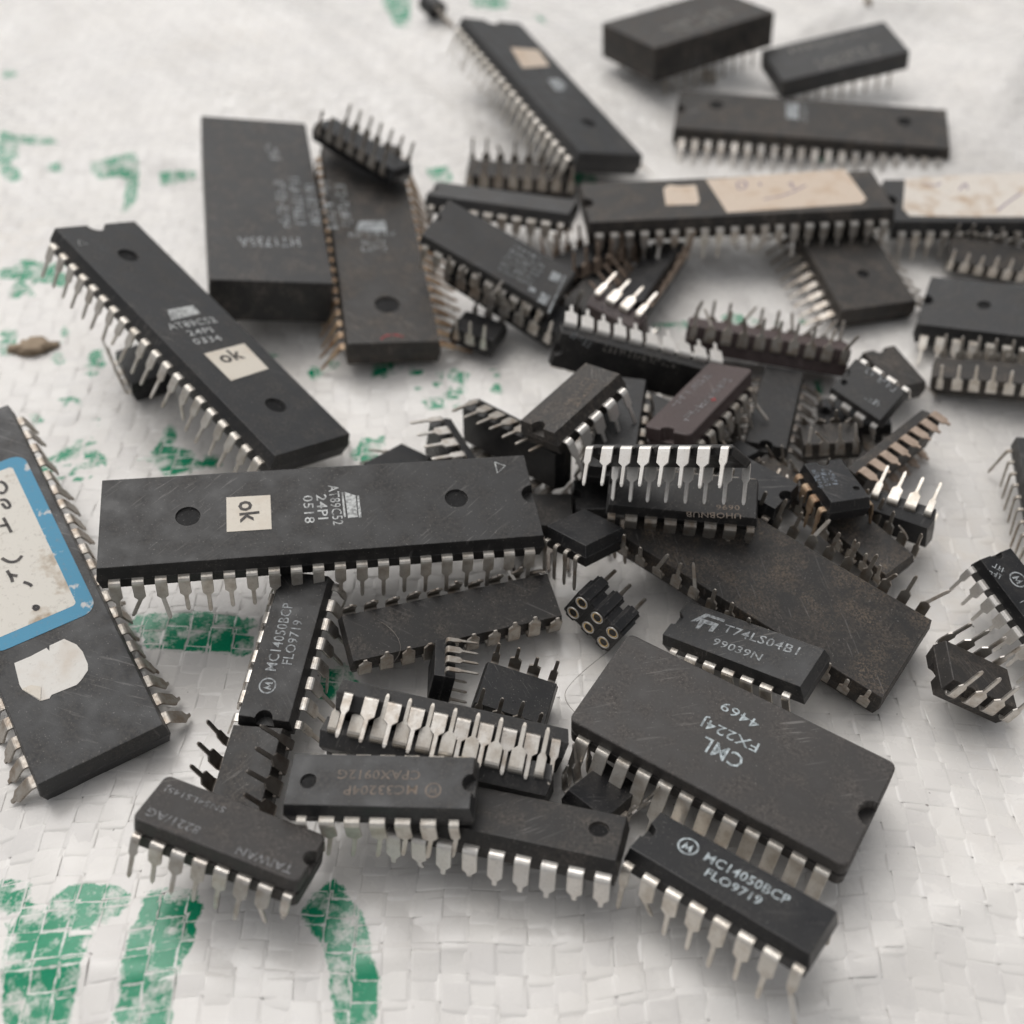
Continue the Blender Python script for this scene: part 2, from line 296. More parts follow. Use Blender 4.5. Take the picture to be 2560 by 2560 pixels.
POLY = [
    ["A", "logo", [[-2.21, -2.25], [-2.42, -2.28], [-2.41, 1.62], [-2.17, 1.64]], "print_white", 0.03],
    ["A", "logo", [[-2.59, -2.32], [-3.86, -1.62], [-3.81, 1.74], [-2.65, 1.83]], "print_white", 0.03],
    ["A", "logo", [[-4.01, -1.59], [-4.26, -1.63], [-4.28, 1.83], [-3.94, 1.9]], "print_white", 0.03],
    ["A", "sticker", [[11.42, -2.61], [6.27, -2.55], [6.33, 2.69], [11.47, 2.65]], "sticker_cream", 0.05],
    ["B", "logo", [[-4.77, -2.02], [-4.88, 2.44], [-2.96, 2.36], [-2.54, -2.79]], "print_white", 0.03],
    ["B", "sticker", [[5.17, -2.82], [4.72, 4.36], [10.53, 4.21], [11.22, -2.74]], "sticker_cream", 0.05],
    ["AL", "logo", [[-7.18, 0.19], [-6.03, 2.02], [-3.35, 2.09], [-3.31, 1.7], [-5.61, 1.66], [-6.39, 0.52]], "print_grey", 0.03],
    ["AL", "logo", [[-6.15, 1.16], [-3.71, 1.2], [-3.81, -0.09], [-4.35, -0.26], [-4.35, 0.66], [-5.44, 0.6], [-5.56, -0.35], [-6.05, -0.47]], "print_grey", 0.03],
    ["I", "logo", [[-0.86, -3.08], [-3.54, -2.22], [-3.69, 1.86], [-0.78, 1.91]], "print_grey", 0.03],
    ["E", "logo", [[-4.92, 4.59], [-2.52, 4.91], [-2.4, -0.55], [-4.77, -0.59]], "print_grey", 0.03],
    ["D", "sticker", [[-13.6, -1.4], [-13.85, 4.9], [-7.06, 4.05], [-5.14, -2.87]], "sticker_tan", 0.05],
    ["D", "logo", [[-1.17, 0.59], [-1.93, 3.04], [0.39, 3.91], [3.04, 2.06], [3.29, 0.11]], "print_grey", 0.03],
    ["P", "sticker", [[-3.84, 5.99], [21.23, 7.34], [21.94, -3.16], [20.62, -4.72], [-2.46, -5.61]], "sticker_tan", 0.05],
    ["P", "sticker", [[-11.7, 3.48], [-10.48, 4.72], [-8.56, 4.06], [-5.94, 4.17], [-6.3, -1.06], [-6.89, -2.41], [-12.24, -2.25]], "sticker_tan", 0.05],
    ["Q", "sticker", [[-14.02, 7.08], [-2.17, 8.17], [10.06, 8.98], [19.12, 9.25], [15.38, -5.14], [-4.8, -5.22], [-15.24, -5.01], [-16.05, -2.72]], "sticker_aged", 0.05],
    ["G", "sticker", [[11.1, -4.24], [11.13, -2.47], [10.96, -0.73], [11.49, -0.6], [10.85, -0.36], [10.81, 1.24], [12.16, 2.15], [13.35, 2.41], [15.1, 2.36], [15.82, 2.1], [16.64, 1.03], [16.9, 0.49], [16.73, -2.11], [17.03, -2.43], [16.84, -3.35], [14.69, -4.5], [13.93, -4.58]], "sticker_white", 0.06],
    ["G", "folded_corner", [[14.6, -4.52], [14.58, -3.59], [15.3, -2.73], [16.81, -3.28]], "sticker_cream", 0.16],
    ["M", "logo", [[7.65, -2.59], [8.82, -2.37], [8.99, -3.22], [7.82, -3.44]], "print_grey", 0.03],
    ["M", "logo", [[9.96, -2.37], [11.53, -2.26], [11.71, -4.26], [10.15, -4.36]], "print_grey", 0.03],
    ["M", "logo", [[9.38, 2.31], [11.08, 2.49], [11.3, 0.68], [9.61, 0.5]], "print_grey", 0.03],
]
LINES = [
    ["P", "handwriting", [[1.36, 4.3], [3.06, 4.73], [2.54, 2.42], [0.94, 1.7], [1.36, 4.3]], 0.34, "ink_purple", 0.05],
    ["P", "handwriting", [[5.21, 3.93], [5.08, 2.77]], 0.4, "ink_purple", 0.05],
    ["P", "handwriting", [[9.91, 2.9], [10.98, 3.68], [10.19, 1.7], [11.18, 1.6]], 0.34, "ink_purple", 0.05],
    ["P", "handwriting", [[4.6, -1.8], [8.85, -0.78], [12.95, 2.31]], 0.3, "ink_purple", 0.05],
    ["Q", "handwriting", [[-11.16, 5.18], [-8.9, 4.38], [-7.8, 5.45]], 0.34, "ink_purple", 0.05],
    ["Q", "handwriting", [[-4.96, 3.05], [-3.25, 5.72], [-3.42, 3.31]], 0.34, "ink_purple", 0.05],
    ["Q", "handwriting", [[0.5, -3.43], [3.56, -0.09], [6.14, 2.27]], 0.34, "ink_purple", 0.05],
    ["G", "handwriting", [[-13.96, 1.94], [-13.57, 2.31], [-12.59, 2.44], [-11.95, 1.81], [-12.34, 1.44]], 0.36, "ink_black", 0.09],
    ["G", "handwriting", [[-11.2, 1.09], [-11.0, 1.76], [-9.65, 1.94], [-9.64, 1.34], [-10.62, 1.16]], 0.36, "ink_black", 0.09],
    ["G", "handwriting", [[-8.44, 0.66], [-7.18, 0.75], [-5.95, 0.79]], 0.36, "ink_black", 0.09],
    ["G", "handwriting", [[-7.47, -0.06], [-7.22, 0.82]], 0.36, "ink_black", 0.09],
    ["G", "handwriting", [[-2.9, -1.23], [-1.94, -0.71], [-1.62, 0.13], [-2.14, 0.82]], 0.36, "ink_black", 0.09],
    ["G", "handwriting", [[-0.94, -1.25], [0.11, -1.12], [0.88, -1.19]], 0.36, "ink_black", 0.09],
    ["G", "handwriting", [[-0.27, -1.23], [0.32, -0.48]], 0.36, "ink_black", 0.09],
    ["G", "handwriting", [[5.22, -0.32], [5.78, -0.16], [5.55, 0.26], [5.16, -0.02], [5.22, -0.32]], 0.36, "ink_black", 0.09],
    ["G", "handwriting", [[1.47, -0.16], [2.08, 0.35], [2.47, 0.45]], 0.36, "ink_black", 0.09],
    ["I", "red_mark", [[25.08, -1.79], [24.2, -1.03], [24.09, 0.32], [24.65, 1.48]], 0.35, "ink_red", 0.05],
    ["AA", "red_mark", [[-0.36, -1.85], [0.04, -2.32]], 0.9, "ink_red", 0.05],
    ["A", "triangle_mark", [[-21.79, -5.62], [-23.01, -4.9], [-21.81, -3.78], [-21.79, -5.62]], 0.16, "print_white", 0.05],
    ["B", "triangle_mark", [[-22.39, -4.88], [-21.3, -4.11], [-21.22, -5.53], [-22.39, -4.88]], 0.16, "print_white", 0.05],
    ["M", "marking", [[11.63, 2.67], [12.89, -5.18]], 0.35, "print_grey", 0.025],
]
SCR = [
    ["AG", -2.78, -0.14, -0.22, 4.53, 3, 0.75, "print_faint2"],
    ["AC", -2.22, 1.89, -0.037, 5.88, 1, 1.0, "print_grey"],
    ["AC", 0.17, -1.44, 0.001, 3.16, 1, 0.9, "print_grey"],
    ["W", -1.96, -1.16, 0.201, 6.86, 2, 0.8, "print_brown"],
    ["AA", -4.15, 1.9, -0.075, 12.67, 1, 1.1, "print_faint"],
    ["AA", -6.61, -1.55, -0.043, 12.48, 1, 1.2, "print_faint"],
    ["H", 9.91, 3.92, -3.137, 15.41, 5, 1.7, "print_grey"],
    ["H", -11.18, 4.06, -2.928, 4.58, 1, 1.8, "print_grey"],
    ["BX1", -8.46, -3.29, 0.058, 17.59, 2, 2.2, "print_dim"],
    ["BX2", -5.02, -3.52, 0.063, 14.27, 2, 1.6, "print_dim"],
    ["BX2", -9.71, 2.94, -0.008, 19.72, 1, 1.7, "print_dim"],
    ["M", 0.79, 2.36, 0.063, 7.33, 6, 0.72, "print_grey"],
    ["V", -6.56, 1.72, 0.013, 12.1, 1, 1.0, "print_dim"],
    ["E", -1.88, 5.0, -1.55, 6.31, 3, 1.0, "print_grey"],
    ["I", 0.52, -5.25, 1.573, 9.71, 1, 1.0, "print_grey"],
    ["I", 2.59, -2.55, 1.55, 4.09, 2, 1.1, "print_grey"],
    ["BA", -7.97, -2.1, 0.566, 2.23, 2, 0.9, "print_grey"],
    ["BB1", -3.64, 3.28, 0.112, 6.74, 1, 1.0, "print_bluedim"],
    ["V", -11.42, 2.59, -0.293, 3.52, 1, 1.0, "print_grey"],
    ["BA", -2.35, -2.0, 0.063, 1.25, 1, 0.9, "print_grey"],
]
INK = [
    [[-48.6, -67.9], [-51.0, -60.0], [-51.1, -56.4], [-48.7, -57.0], [-47.9, -56.1], [-47.6, -54.7], [-46.2, -53.7], [-44.5, -53.0], [-39.7, -53.7], [-39.7, -56.1], [-40.2, -57.6], [-42.4, -56.7], [-42.2, -58.2], [-46.3, -58.1], [-42.5, -60.1], [-42.5, -63.6], [-42.2, -67.9]],
    [[-38.0, -57.3], [-37.9, -53.6], [-32.7, -53.7], [-32.1, -55.3], [-32.3, -57.5], [-32.0, -60.6], [-33.0, -62.0], [-32.7, -63.6], [-33.0, -65.2], [-32.7, -67.9], [-38.0, -67.9], [-37.9, -65.1], [-38.4, -61.3], [-38.6, -57.6]],
    [[-54.4, -52.3], [-52.4, -52.6], [-52.4, -54.1], [-52.3, -55.8], [-53.3, -55.9]],
    [[-50.7, -52.8], [-50.1, -53.6], [-49.6, -55.9], [-50.6, -55.9], [-50.7, -53.8]],
    [[-18.9, -52.5], [-17.5, -53.5], [-17.0, -54.9], [-15.2, -56.3], [-14.9, -57.5], [-14.5, -59.2], [-14.1, -61.0], [-13.0, -63.0], [-13.3, -68.6], [-16.3, -68.6], [-17.6, -64.2], [-18.2, -61.0], [-19.3, -58.6], [-21.2, -57.1], [-21.6, -55.9], [-20.9, -54.7], [-19.6, -53.3]],
    [[-48.1, -17.7], [-40.9, -17.3], [-32.7, -17.7], [-32.0, -19.1], [-34.0, -20.9], [-45.5, -20.9], [-48.0, -19.5]],
    [[-45.4, -21.6], [-32.2, -21.1], [-32.0, -23.7], [-36.2, -22.9], [-45.3, -22.7]],
    [[-63.2, 16.0], [-61.3, 16.2], [-60.8, 13.5], [-58.7, 11.4], [-57.7, 9.7], [-60.2, 9.5], [-60.9, 11.8], [-63.3, 12.0], [-63.4, 13.3], [-62.1, 13.5]],
    [[-66.2, 12.0], [-65.2, 13.3], [-64.2, 13.1], [-64.2, 11.8]],
    [[-63.5, 10.3], [-61.1, 9.3], [-61.0, 8.2], [-63.4, 6.8], [-62.3, 9.3]],
    [[-73.0, 21.0], [-71.2, 20.5], [-69.8, 19.6], [-70.4, 18.2]],
    [[-62.4, 19.5], [-61.2, 19.6], [-61.1, 18.0], [-62.1, 18.2]],
    [[-50.5, 17.8], [-49.5, 17.3], [-48.9, 13.5], [-47.2, 8.8], [-47.5, 7.4], [-50.1, 7.4], [-50.4, 9.3], [-53.7, 10.1], [-53.1, 11.4], [-50.9, 11.0], [-51.4, 16.2]],
    [[-56.6, 9.5], [-55.1, 9.5], [-55.2, 9.1], [-56.3, 8.9]],
    [[-60.6, 6.6], [-59.7, 7.6], [-59.4, 7.0], [-60.4, 6.4]],
    [[-63.6, 7.4], [-61.5, 7.4], [-63.1, 6.6]],
    [[-44.6, 12.3], [-42.4, 11.7], [-41.6, 9.3], [-42.3, 8.9]],
    [[-102.7, 104.8], [-98.9, 103.3], [-95.5, 93.2], [-97.4, 92.5], [-99.8, 95.3]],
    [[-98.4, 104.0], [-92.1, 104.4], [-90.5, 101.0], [-96.7, 99.6]],
    [[-82.0, 93.9], [-73.6, 95.3], [-71.9, 91.1], [-71.2, 81.7], [-72.5, 78.5], [-74.1, 89.7], [-78.2, 90.4], [-80.2, 88.4]],
    [[-67.7, 89.7], [-59.8, 87.7], [-59.5, 86.0], [-66.6, 86.3]],
    [[-87.9, 57.3], [-79.0, 56.2], [-75.0, 53.5], [-74.6, 50.8], [-80.9, 52.9], [-86.9, 54.0]],
    [[-82.6, 40.2], [-79.9, 40.2], [-78.5, 33.6], [-80.5, 33.6]],
    [[-66.4, 29.1], [-66.9, 35.5], [-65.8, 36.9], [-64.4, 33.6], [-64.6, 28.6]],
    [[-73.1, 41.7], [-71.2, 40.2], [-71.8, 36.9]],
    [[-32.2, 31.8], [-30.1, 31.3], [-29.5, 28.2], [-31.2, 28.2]],
    [[-29.5, 33.2], [-27.1, 33.2], [-27.4, 30.4]],
    [[-112.7, 136.9], [-110.0, 136.0], [-108.5, 132.4], [-111.1, 131.5]],
    [[-36.9, 192.2], [-25.9, 192.2], [-23.2, 148.3], [-26.3, 149.1]],
    [[-10.4, 192.2], [-1.5, 192.2], [-1.0, 157.9], [-9.1, 158.8]],
    [[4.0, 154.4], [6.6, 153.5], [8.0, 147.4], [6.2, 150.0]],
    [[-16.7, 90.5], [-12.6, 91.1], [-11.2, 86.3], [-14.9, 85.7]],
    [[-21.9, 31.2], [-18.2, 30.8], [-19.0, 28.9], [-20.5, 28.9]],
    [[-15.8, 30.8], [-14.4, 30.8], [-13.8, 26.0], [-15.0, 26.0]],
    [[-12.4, 29.7], [-10.0, 30.1], [-11.6, 27.8]],
    [[-9.5, 31.6], [-7.3, 29.7], [-9.0, 29.3]],
    [[-16.1, 31.7], [-14.1, 31.7], [-13.8, 27.1], [-14.9, 26.5]],
    [[-12.4, 29.9], [-10.4, 29.9], [-10.9, 26.8], [-12.1, 27.1]],
    [[-9.3, 30.2], [-6.8, 29.9], [-7.2, 28.7], [-9.2, 29.0]],
    [[-8.3, 27.1], [-7.0, 27.1], [-7.3, 25.4], [-8.2, 25.8]],
    [[-3.6, 30.9], [-1.9, 30.8], [-2.1, 28.5], [-3.4, 28.9]],
    [[-3.4, 26.8], [-1.4, 26.5], [-1.6, 24.8], [-3.1, 25.1]],
    [[-22.1, -25.1], [-20.2, -25.1], [-19.5, -26.8], [-18.4, -27.5], [-18.6, -28.5], [-21.1, -28.3], [-21.2, -30.5], [-22.7, -30.3], [-23.1, -27.5], [-21.9, -26.6]],
    [[46.0, 27.2], [47.6, 28.6], [47.5, 25.1], [46.3, 24.9]],
    [[38.9, 43.6], [39.5, 43.6], [39.1, 42.0], [38.7, 42.0]],
    [[42.7, 43.4], [44.1, 43.1], [43.8, 42.0], [42.5, 42.3]],
    [[47.1, 43.6], [48.5, 43.6], [48.3, 42.5], [47.0, 42.5]],
    [[22.4, 42.8], [28.3, 42.6], [27.8, 41.3], [22.6, 41.3]],
    [[59.2, 94.6], [61.8, 94.6], [61.0, 90.5], [58.5, 90.5]],
    [[4.6, 88.8], [9.2, 90.3], [16.7, 87.3], [15.1, 84.5], [7.5, 85.2]],
    [[-22.2, 15.2], [-18.6, 14.3], [-20.0, 10.2], [-22.3, 10.2]],
    [[-85.2, 59.3], [-82.6, 59.7], [-82.2, 58.2], [-83.6, 58.0], [-84.6, 58.0]],
    [[-84.2, 50.5], [-81.0, 51.3], [-78.9, 47.8], [-80.7, 48.9], [-83.0, 47.8]],
    [[-80.8, 58.8], [-77.7, 58.5], [-76.7, 57.0], [-77.8, 56.6], [-79.8, 57.0]],
    [[-77.5, 55.4], [-76.2, 56.1], [-75.0, 54.1], [-75.9, 54.2], [-77.2, 54.2]],
    [[-82.3, 58.6], [-79.6, 58.6], [-78.1, 57.1], [-80.7, 56.8], [-81.8, 56.3]],
    [[-72.5, 33.8], [-70.8, 34.0], [-70.0, 31.3], [-71.6, 32.0], [-72.3, 31.4]],
    [[-68.4, 24.7], [-66.0, 24.9], [-65.0, 22.3], [-66.9, 23.5], [-67.4, 23.1]],
    [[-65.7, 32.7], [-63.8, 32.7], [-63.2, 31.9], [-63.8, 31.8], [-64.6, 31.5]],
    [[-69.9, 24.0], [-67.9, 24.2], [-67.8, 22.5], [-68.7, 22.4], [-68.9, 21.8]],
    [[-48.3, 12.1], [-47.5, 12.6], [-47.0, 11.5], [-47.2, 11.0], [-48.3, 11.0]],
    [[-48.2, 10.6], [-45.9, 11.5], [-44.2, 8.8], [-46.3, 8.9], [-48.0, 8.9]],
    [[-49.4, 12.7], [-46.1, 12.1], [-45.7, 10.0], [-47.4, 11.0], [-49.4, 10.7]],
    [[-46.4, 10.5], [-45.0, 10.8], [-44.9, 9.8], [-45.2, 9.7], [-46.3, 9.5]],
    [[-49.5, 9.3], [-45.8, 9.6], [-45.0, 7.8], [-47.1, 7.9], [-48.1, 8.3]],
    [[-52.2, 12.5], [-49.1, 12.8], [-49.1, 10.7], [-49.9, 11.4], [-52.0, 10.9]],
    [[-20.7, 32.5], [-19.1, 33.2], [-18.1, 31.2], [-19.3, 30.6], [-20.5, 31.4]],
    [[-19.6, 34.6], [-18.0, 34.7], [-17.4, 32.5], [-18.2, 32.0], [-19.2, 31.1]],
    [[-21.8, 35.8], [-19.7, 35.4], [-19.4, 33.3], [-20.5, 33.2], [-21.8, 33.3]],
    [[-21.8, 31.4], [-20.0, 31.4], [-19.1, 28.3], [-20.5, 28.9], [-21.6, 28.4]],
    [[-20.4, 15.4], [-18.7, 15.7], [-18.7, 14.7], [-19.3, 14.8], [-20.0, 14.1]],
    [[-23.6, 11.4], [-21.6, 12.1], [-21.5, 10.3], [-22.3, 10.7], [-23.7, 10.4]],
    [[-21.1, 10.3], [-18.3, 10.5], [-17.9, 7.7], [-19.7, 7.4], [-20.8, 7.7]],
    [[-18.4, 11.4], [-16.2, 11.7], [-16.4, 10.3], [-17.0, 10.3], [-18.2, 10.4]],
    [[-98.5, 91.4], [-94.5, 90.4], [-93.6, 86.8], [-94.1, 86.7], [-97.4, 87.7]],
    [[-100.3, 95.4], [-98.1, 94.7], [-96.0, 90.1], [-97.5, 90.1], [-98.6, 90.6]],
    [[-90.1, 93.2], [-87.8, 93.6], [-86.8, 91.2], [-88.4, 91.2], [-90.0, 91.3]],
    [[-13.8, 23.9], [-10.1, 23.9], [-10.0, 22.2], [-11.1, 21.6], [-12.8, 21.9]],
    [[-9.8, 28.6], [-7.6, 28.9], [-7.3, 26.4], [-8.7, 26.1], [-9.0, 27.0]],
    [[-9.6, 24.7], [-8.2, 24.9], [-7.3, 22.5], [-8.1, 22.1], [-9.3, 22.2]],
    [[-10.0, 26.0], [-8.2, 26.7], [-8.0, 25.0], [-8.8, 24.6], [-9.8, 24.0]],
    [[-41.9, 25.4], [-38.4, 25.4], [-38.2, 23.5], [-39.6, 23.5], [-41.7, 23.6]],
    [[-44.6, 27.0], [-42.5, 27.1], [-41.3, 25.1], [-42.6, 25.8], [-44.5, 25.0]],
    [[-41.1, 35.1], [-37.3, 35.4], [-37.1, 34.2], [-38.9, 33.0], [-40.8, 33.1]],
    [[34.0, 44.8], [37.1, 44.7], [36.8, 43.1], [35.8, 43.0], [34.0, 43.4]],
    [[24.8, 42.4], [29.1, 42.9], [28.9, 40.9], [26.7, 40.9], [26.0, 41.0]],
    [[34.3, 43.5], [35.3, 42.6], [35.3, 39.9], [34.7, 39.8], [33.9, 40.8]],
    [[34.8, 44.6], [37.5, 44.7], [38.4, 42.8], [36.9, 42.4], [35.2, 42.4]],
    [[31.3, 43.3], [32.2, 43.7], [32.3, 40.6], [31.8, 41.4], [30.7, 41.5]],
    [[-69.9, 8.1], [-65.7, 8.8], [-65.2, 6.5], [-67.9, 7.1], [-68.3, 6.7]],
    [[-65.0, 15.0], [-63.2, 14.6], [-62.2, 13.3], [-63.0, 13.2], [-64.2, 12.9]],
    [[-67.9, 12.1], [-65.2, 11.7], [-64.1, 10.5], [-65.2, 10.3], [-67.4, 10.9]],
    [[-68.1, 11.6], [-66.4, 11.7], [-65.9, 10.9], [-66.3, 10.3], [-67.7, 10.7]],
]
CIRC = {'F': [[-5.03, 0.79, 0.96, 'print_blue']], 'MC': [[-5.45, 0.6, 0.89, 'print_grey']], 'AS': [[-5.48, 0.92, 0.74, 'print_brown']], 'BA': [[-4.82, 0.34, 1.14, 'print_grey']]}
DIMPLES = {'A': [[15.86, -0.14, 1.45], [-16.05, -0.18, 1.45]], 'B': [[-17.78, 0.25, 1.5], [17.41, 0.13, 1.5]], 'I': [[17.25, -0.05, 1.9]], 'E': [[-18.38, 2.17, 1.4], [17.66, 1.36, 1.4]], 'D': [[15.03, 1.05, 1.4]], 'R': [[7.51, 0.49, 1.1]], 'S': [[-8.66, 0.36, 1.1]], 'AV': [[8.85, 0.53, 1.0]], 'AC': [[-3.47, -1.1, 0.5]], 'AS': [[7.21, 0.22, 0.85]], 'AG': [[2.31, 1.92, 0.5]]}
DEB = {'husk': [-75.9, 35.5], 'husk2': [-74.0, 36.4], 'crumb': [16.0, -21.0], 'crumb2': [82.3, 158.4], 'to92': [-17.9, 150.9], 'white': [42.1, 129.6]}


# ------------------------------------------------------------------ the sack: a plain weave of flat tapes
CREASES = [(42, -58, 0.5, 22, 0.55, 1.6), (58, -44, 1.1, 18, 0.6, 1.5), (30, -66, -0.2, 16, 0.5, 1.4), (-8, -60, 0.15, 16, 0.4, 1.3), (66, -10, 0.7, 20, 0.5, 1.8),
           (-60, 92, -0.35, 40, 2.2, 7.0), (-20, 118, -0.15, 46, 1.8, 6.0), (128, 92, 0.75, 30, 2.4, 6.0), (120, 138, 0.75, 40, 2.4, 7.0), (84, 160, 0.35, 34, 1.6, 5.0), (-70, 20, 0.2, 14, 0.5, 1.6), (-50, -62, 0.05, 26, 0.45, 1.5)]
def hgt(x, y):
    """gentle folds of the sack surface, in mm (flat under the heap)"""
    r = np.sqrt(((x-4)/68.0)**2 + ((y-22)/92.0)**2)
    far = np.clip((r-0.80)/0.55, 0, 1); far = far*far*(3-2*far)
    a = 1.5*np.sin(x*0.075+y*0.045+0.6) + 1.1*np.sin(x*0.031-y*0.088+2.1) + 0.8*np.sin(x*0.14+y*0.10)
    near = 0.22*np.sin(x*0.23+0.6*np.sin(y*0.12)) + 0.20*np.sin(y*0.29+0.7*np.sin(x*0.10)) + 0.12*np.sin(x*0.61+y*0.37)
    br = 3.0*np.exp(-(((x+30)*0.5+(y-150))/16.0)**2) + 4.0*np.exp(-(((x-95)*0.8-(y-120)*0.6)/14.0)**2)*np.clip((x-60)/40, 0, 1)
    wr = 0.05*np.sin(x*0.9+2.2*np.sin(y*0.21+1)+y*0.25)*np.sin(y*0.17+x*0.06) + 0.03*np.sin(y*1.15+1.8*np.sin(x*0.16)+0.4)*np.sin(x*0.11+2)
    cr = 0.0
    for x0, y0, an, ln, am, wdt in CREASES:
        ca, sa = math.cos(an), math.sin(an); u = (x-x0)*ca+(y-y0)*sa; v = -(x-x0)*sa+(y-y0)*ca + 0.018*u*u/3
        cr = cr + am*np.exp(-(v/wdt)**2)*np.exp(-(u/ln)**4)
    return far*(a*0.75+br) + near + wr + cr - 0.42
def warpxy(u, v):
    x = u + 1.2*np.sin(v*0.035+0.5) + 0.5*np.sin(v*0.13+u*0.03)
    y = v + 2.0*np.sin(u*0.030+0.8) + 0.9*np.sin(u*0.10+v*0.03) + 0.35*np.sin(u*0.27-v*0.05) + 0.0016*np.clip(u-10, 0, 400)**2*np.clip((v+20)/160, 0, 1.5)
    return x, y
def sdf(x, y):
    """signed distance (mm, positive inside) to the printed shapes"""
    best = np.full(x.shape, -9.0)
    for poly in INK:
        p = np.array(poly); lo = p.min(0)-4; hi = p.max(0)+4
        sel = (x > lo[0]) & (x < hi[0]) & (y > lo[1]) & (y < hi[1])
        if not sel.any(): continue
        X, Y = x[sel], y[sel]; d = np.full(X.shape, 1e9); ins = np.zeros(X.shape, bool)
        for i in range(len(p)):
            a, b = p[i], p[(i+1) % len(p)]; e = b-a
            tt = np.clip(((X-a[0])*e[0]+(Y-a[1])*e[1])/(e@e+1e-9), 0, 1)
            d = np.minimum(d, np.hypot(X-a[0]-tt*e[0], Y-a[1]-tt*e[1]))
            cond = ((a[1] > Y) != (b[1] > Y)) & (X < (b[0]-a[0])*(Y-a[1])/((b[1]-a[1])+1e-12)+a[0])
            ins ^= cond
        best[sel] = np.maximum(best[sel], np.where(ins, d, -d))
    return best
sack = bpy.data.objects.new('woven_sack', None); C.objects.link(sack); sack['kind'] = 'structure'
sack['label'] = 'white woven plastic sack with worn green printing under the chips'
PIT = 2.9; AMP = 0.038
UX = (-165, 190); VY = (-92, 262)
def tape(name, c, lo, hi, axis, idx):
    c0, c1 = int(math.floor(lo/PIT)), int(math.ceil(hi/PIT))
    PH = np.array([0.0, 0.035, 0.075, 0.12, 0.5, 0.88, 0.925, 0.965]); PZ = np.array([0.0, 0.55, 0.95, 1.0, 1.03, 1.0, 0.95, 0.55])
    cell = np.repeat(np.arange(c0, c1), 8); ph = np.tile(PH, c1-c0); s = (cell+ph)*PIT; n = len(s)
    wd = PIT*(0.985+0.02*random.random()); off = random.uniform(-0.03, 0.03)
    k = np.array([-0.5, -0.47, -0.43, 0.43, 0.47, 0.5]); zz = np.array([-0.04, -0.010, 0.0, 0.0, -0.010, -0.04]); KN = 6
    par = np.where((cell+idx) % 2 == 0, 1.0, -1.0)*(1 if axis == 'warp' else -1)
    wv = par*np.tile(PZ, c1-c0); wv = np.where(wv < 0, wv*1.25, wv)
    rnd = np.random.RandomState(idx*7+(1 if axis == 'warp' else 5)).rand(4000)
    tw = 0.03*np.sin(s*random.uniform(0.1, 0.3)+random.random()*6) + (rnd[(cell+1000) % 2000]-0.5)*0.05*np.tile(PZ, c1-c0)
    ly = (rnd[(cell+2500) % 4000]-0.5)*0.07*(ph-0.5)*np.tile(PZ, c1-c0)
    S = np.repeat(s, KN); Kk = np.tile(k, n); Z0 = np.tile(zz, n)
    Wv = np.repeat(wv, KN); TW = np.repeat(tw, KN); LY = np.repeat(ly, KN)
    wob = np.repeat(0.05*np.sin(s*0.21+idx*2.1)+0.03*np.sin(s*0.5+idx*1.3), KN)
    U, V = (c+off+wob+Kk*wd, S) if axis == 'warp' else (S, c+off+wob+Kk*wd)
    x, y = warpxy(U, V); z = hgt(x, y) + AMP*Wv + Z0 + TW*Kk*2 + LY
    me = bpy.data.meshes.new(name); nv = n*KN
    me.vertices.add(nv); me.vertices.foreach_set('co', (np.c_[x, y, z]*MM).ravel().astype(np.float32))
    i = np.arange(n-1)[:, None]*KN+np.arange(KN-1)[None, :]
    q = np.stack([i, i+1, i+KN+1, i+KN] if axis == 'weft' else [i, i+KN, i+KN+1, i+1][::-1], -1).reshape(-1, 4)
    if axis == 'weft': q = q[:, ::-1]
    me.loops.add(q.size); me.loops.foreach_set('vertex_index', q.ravel()); me.polygons.add(len(q))
    me.polygons.foreach_set('loop_start', np.arange(0, q.size, 4)); me.polygons.foreach_set('use_smooth', np.ones(len(q), bool))
    me.update()
    for an, val in (('ink', sdf(x, y)), ('lat', Kk*2), ('lon', np.repeat(np.abs(ph-0.5)*2*0.96, KN)), ('cel', np.repeat(rnd[(cell+1077) % 3000], KN))):
        at = me.attributes.new(an, 'FLOAT', 'POINT'); at.data.foreach_set('value', val.astype(np.float32))
    me.materials.append(MAT['cloth'])
    o = bpy.data.objects.new(name, me); C.objects.link(o); o.parent = sack
i = 0
for c in np.arange(UX[0], UX[1], PIT): tape('warp_tape', c+PIT/2, VY[0], VY[1], 'warp', i); i += 1
i = 0
for c in np.arange(VY[0], VY[1], PIT): tape('weft_tape', c+PIT/2, UX[0], UX[1], 'weft', i); i += 1
def lining():
    xs = np.arange(UX[0]+1, UX[1]+60, 4.0); ys = np.arange(VY[0]-3, VY[1]+30, 4.0); X, Y = np.meshgrid(xs, ys); Z = hgt(X, Y)-0.75
    nx, ny = len(xs), len(ys); vs_ = (np.c_[X.ravel(), Y.ravel(), Z.ravel()]*MM)
    f = [(j*nx+i_, j*nx+i_+1, (j+1)*nx+i_+1, (j+1)*nx+i_) for j in range(ny-1) for i_ in range(nx-1)]
    me = bpy.data.meshes.new('lining'); me.from_pydata(vs_.tolist(), [], f); me.materials.append(MAT['lining'])
    for p in me.polygons: p.use_smooth = True
    o = bpy.data.objects.new('lining', me); C.objects.link(o); o.parent = sack
lining()

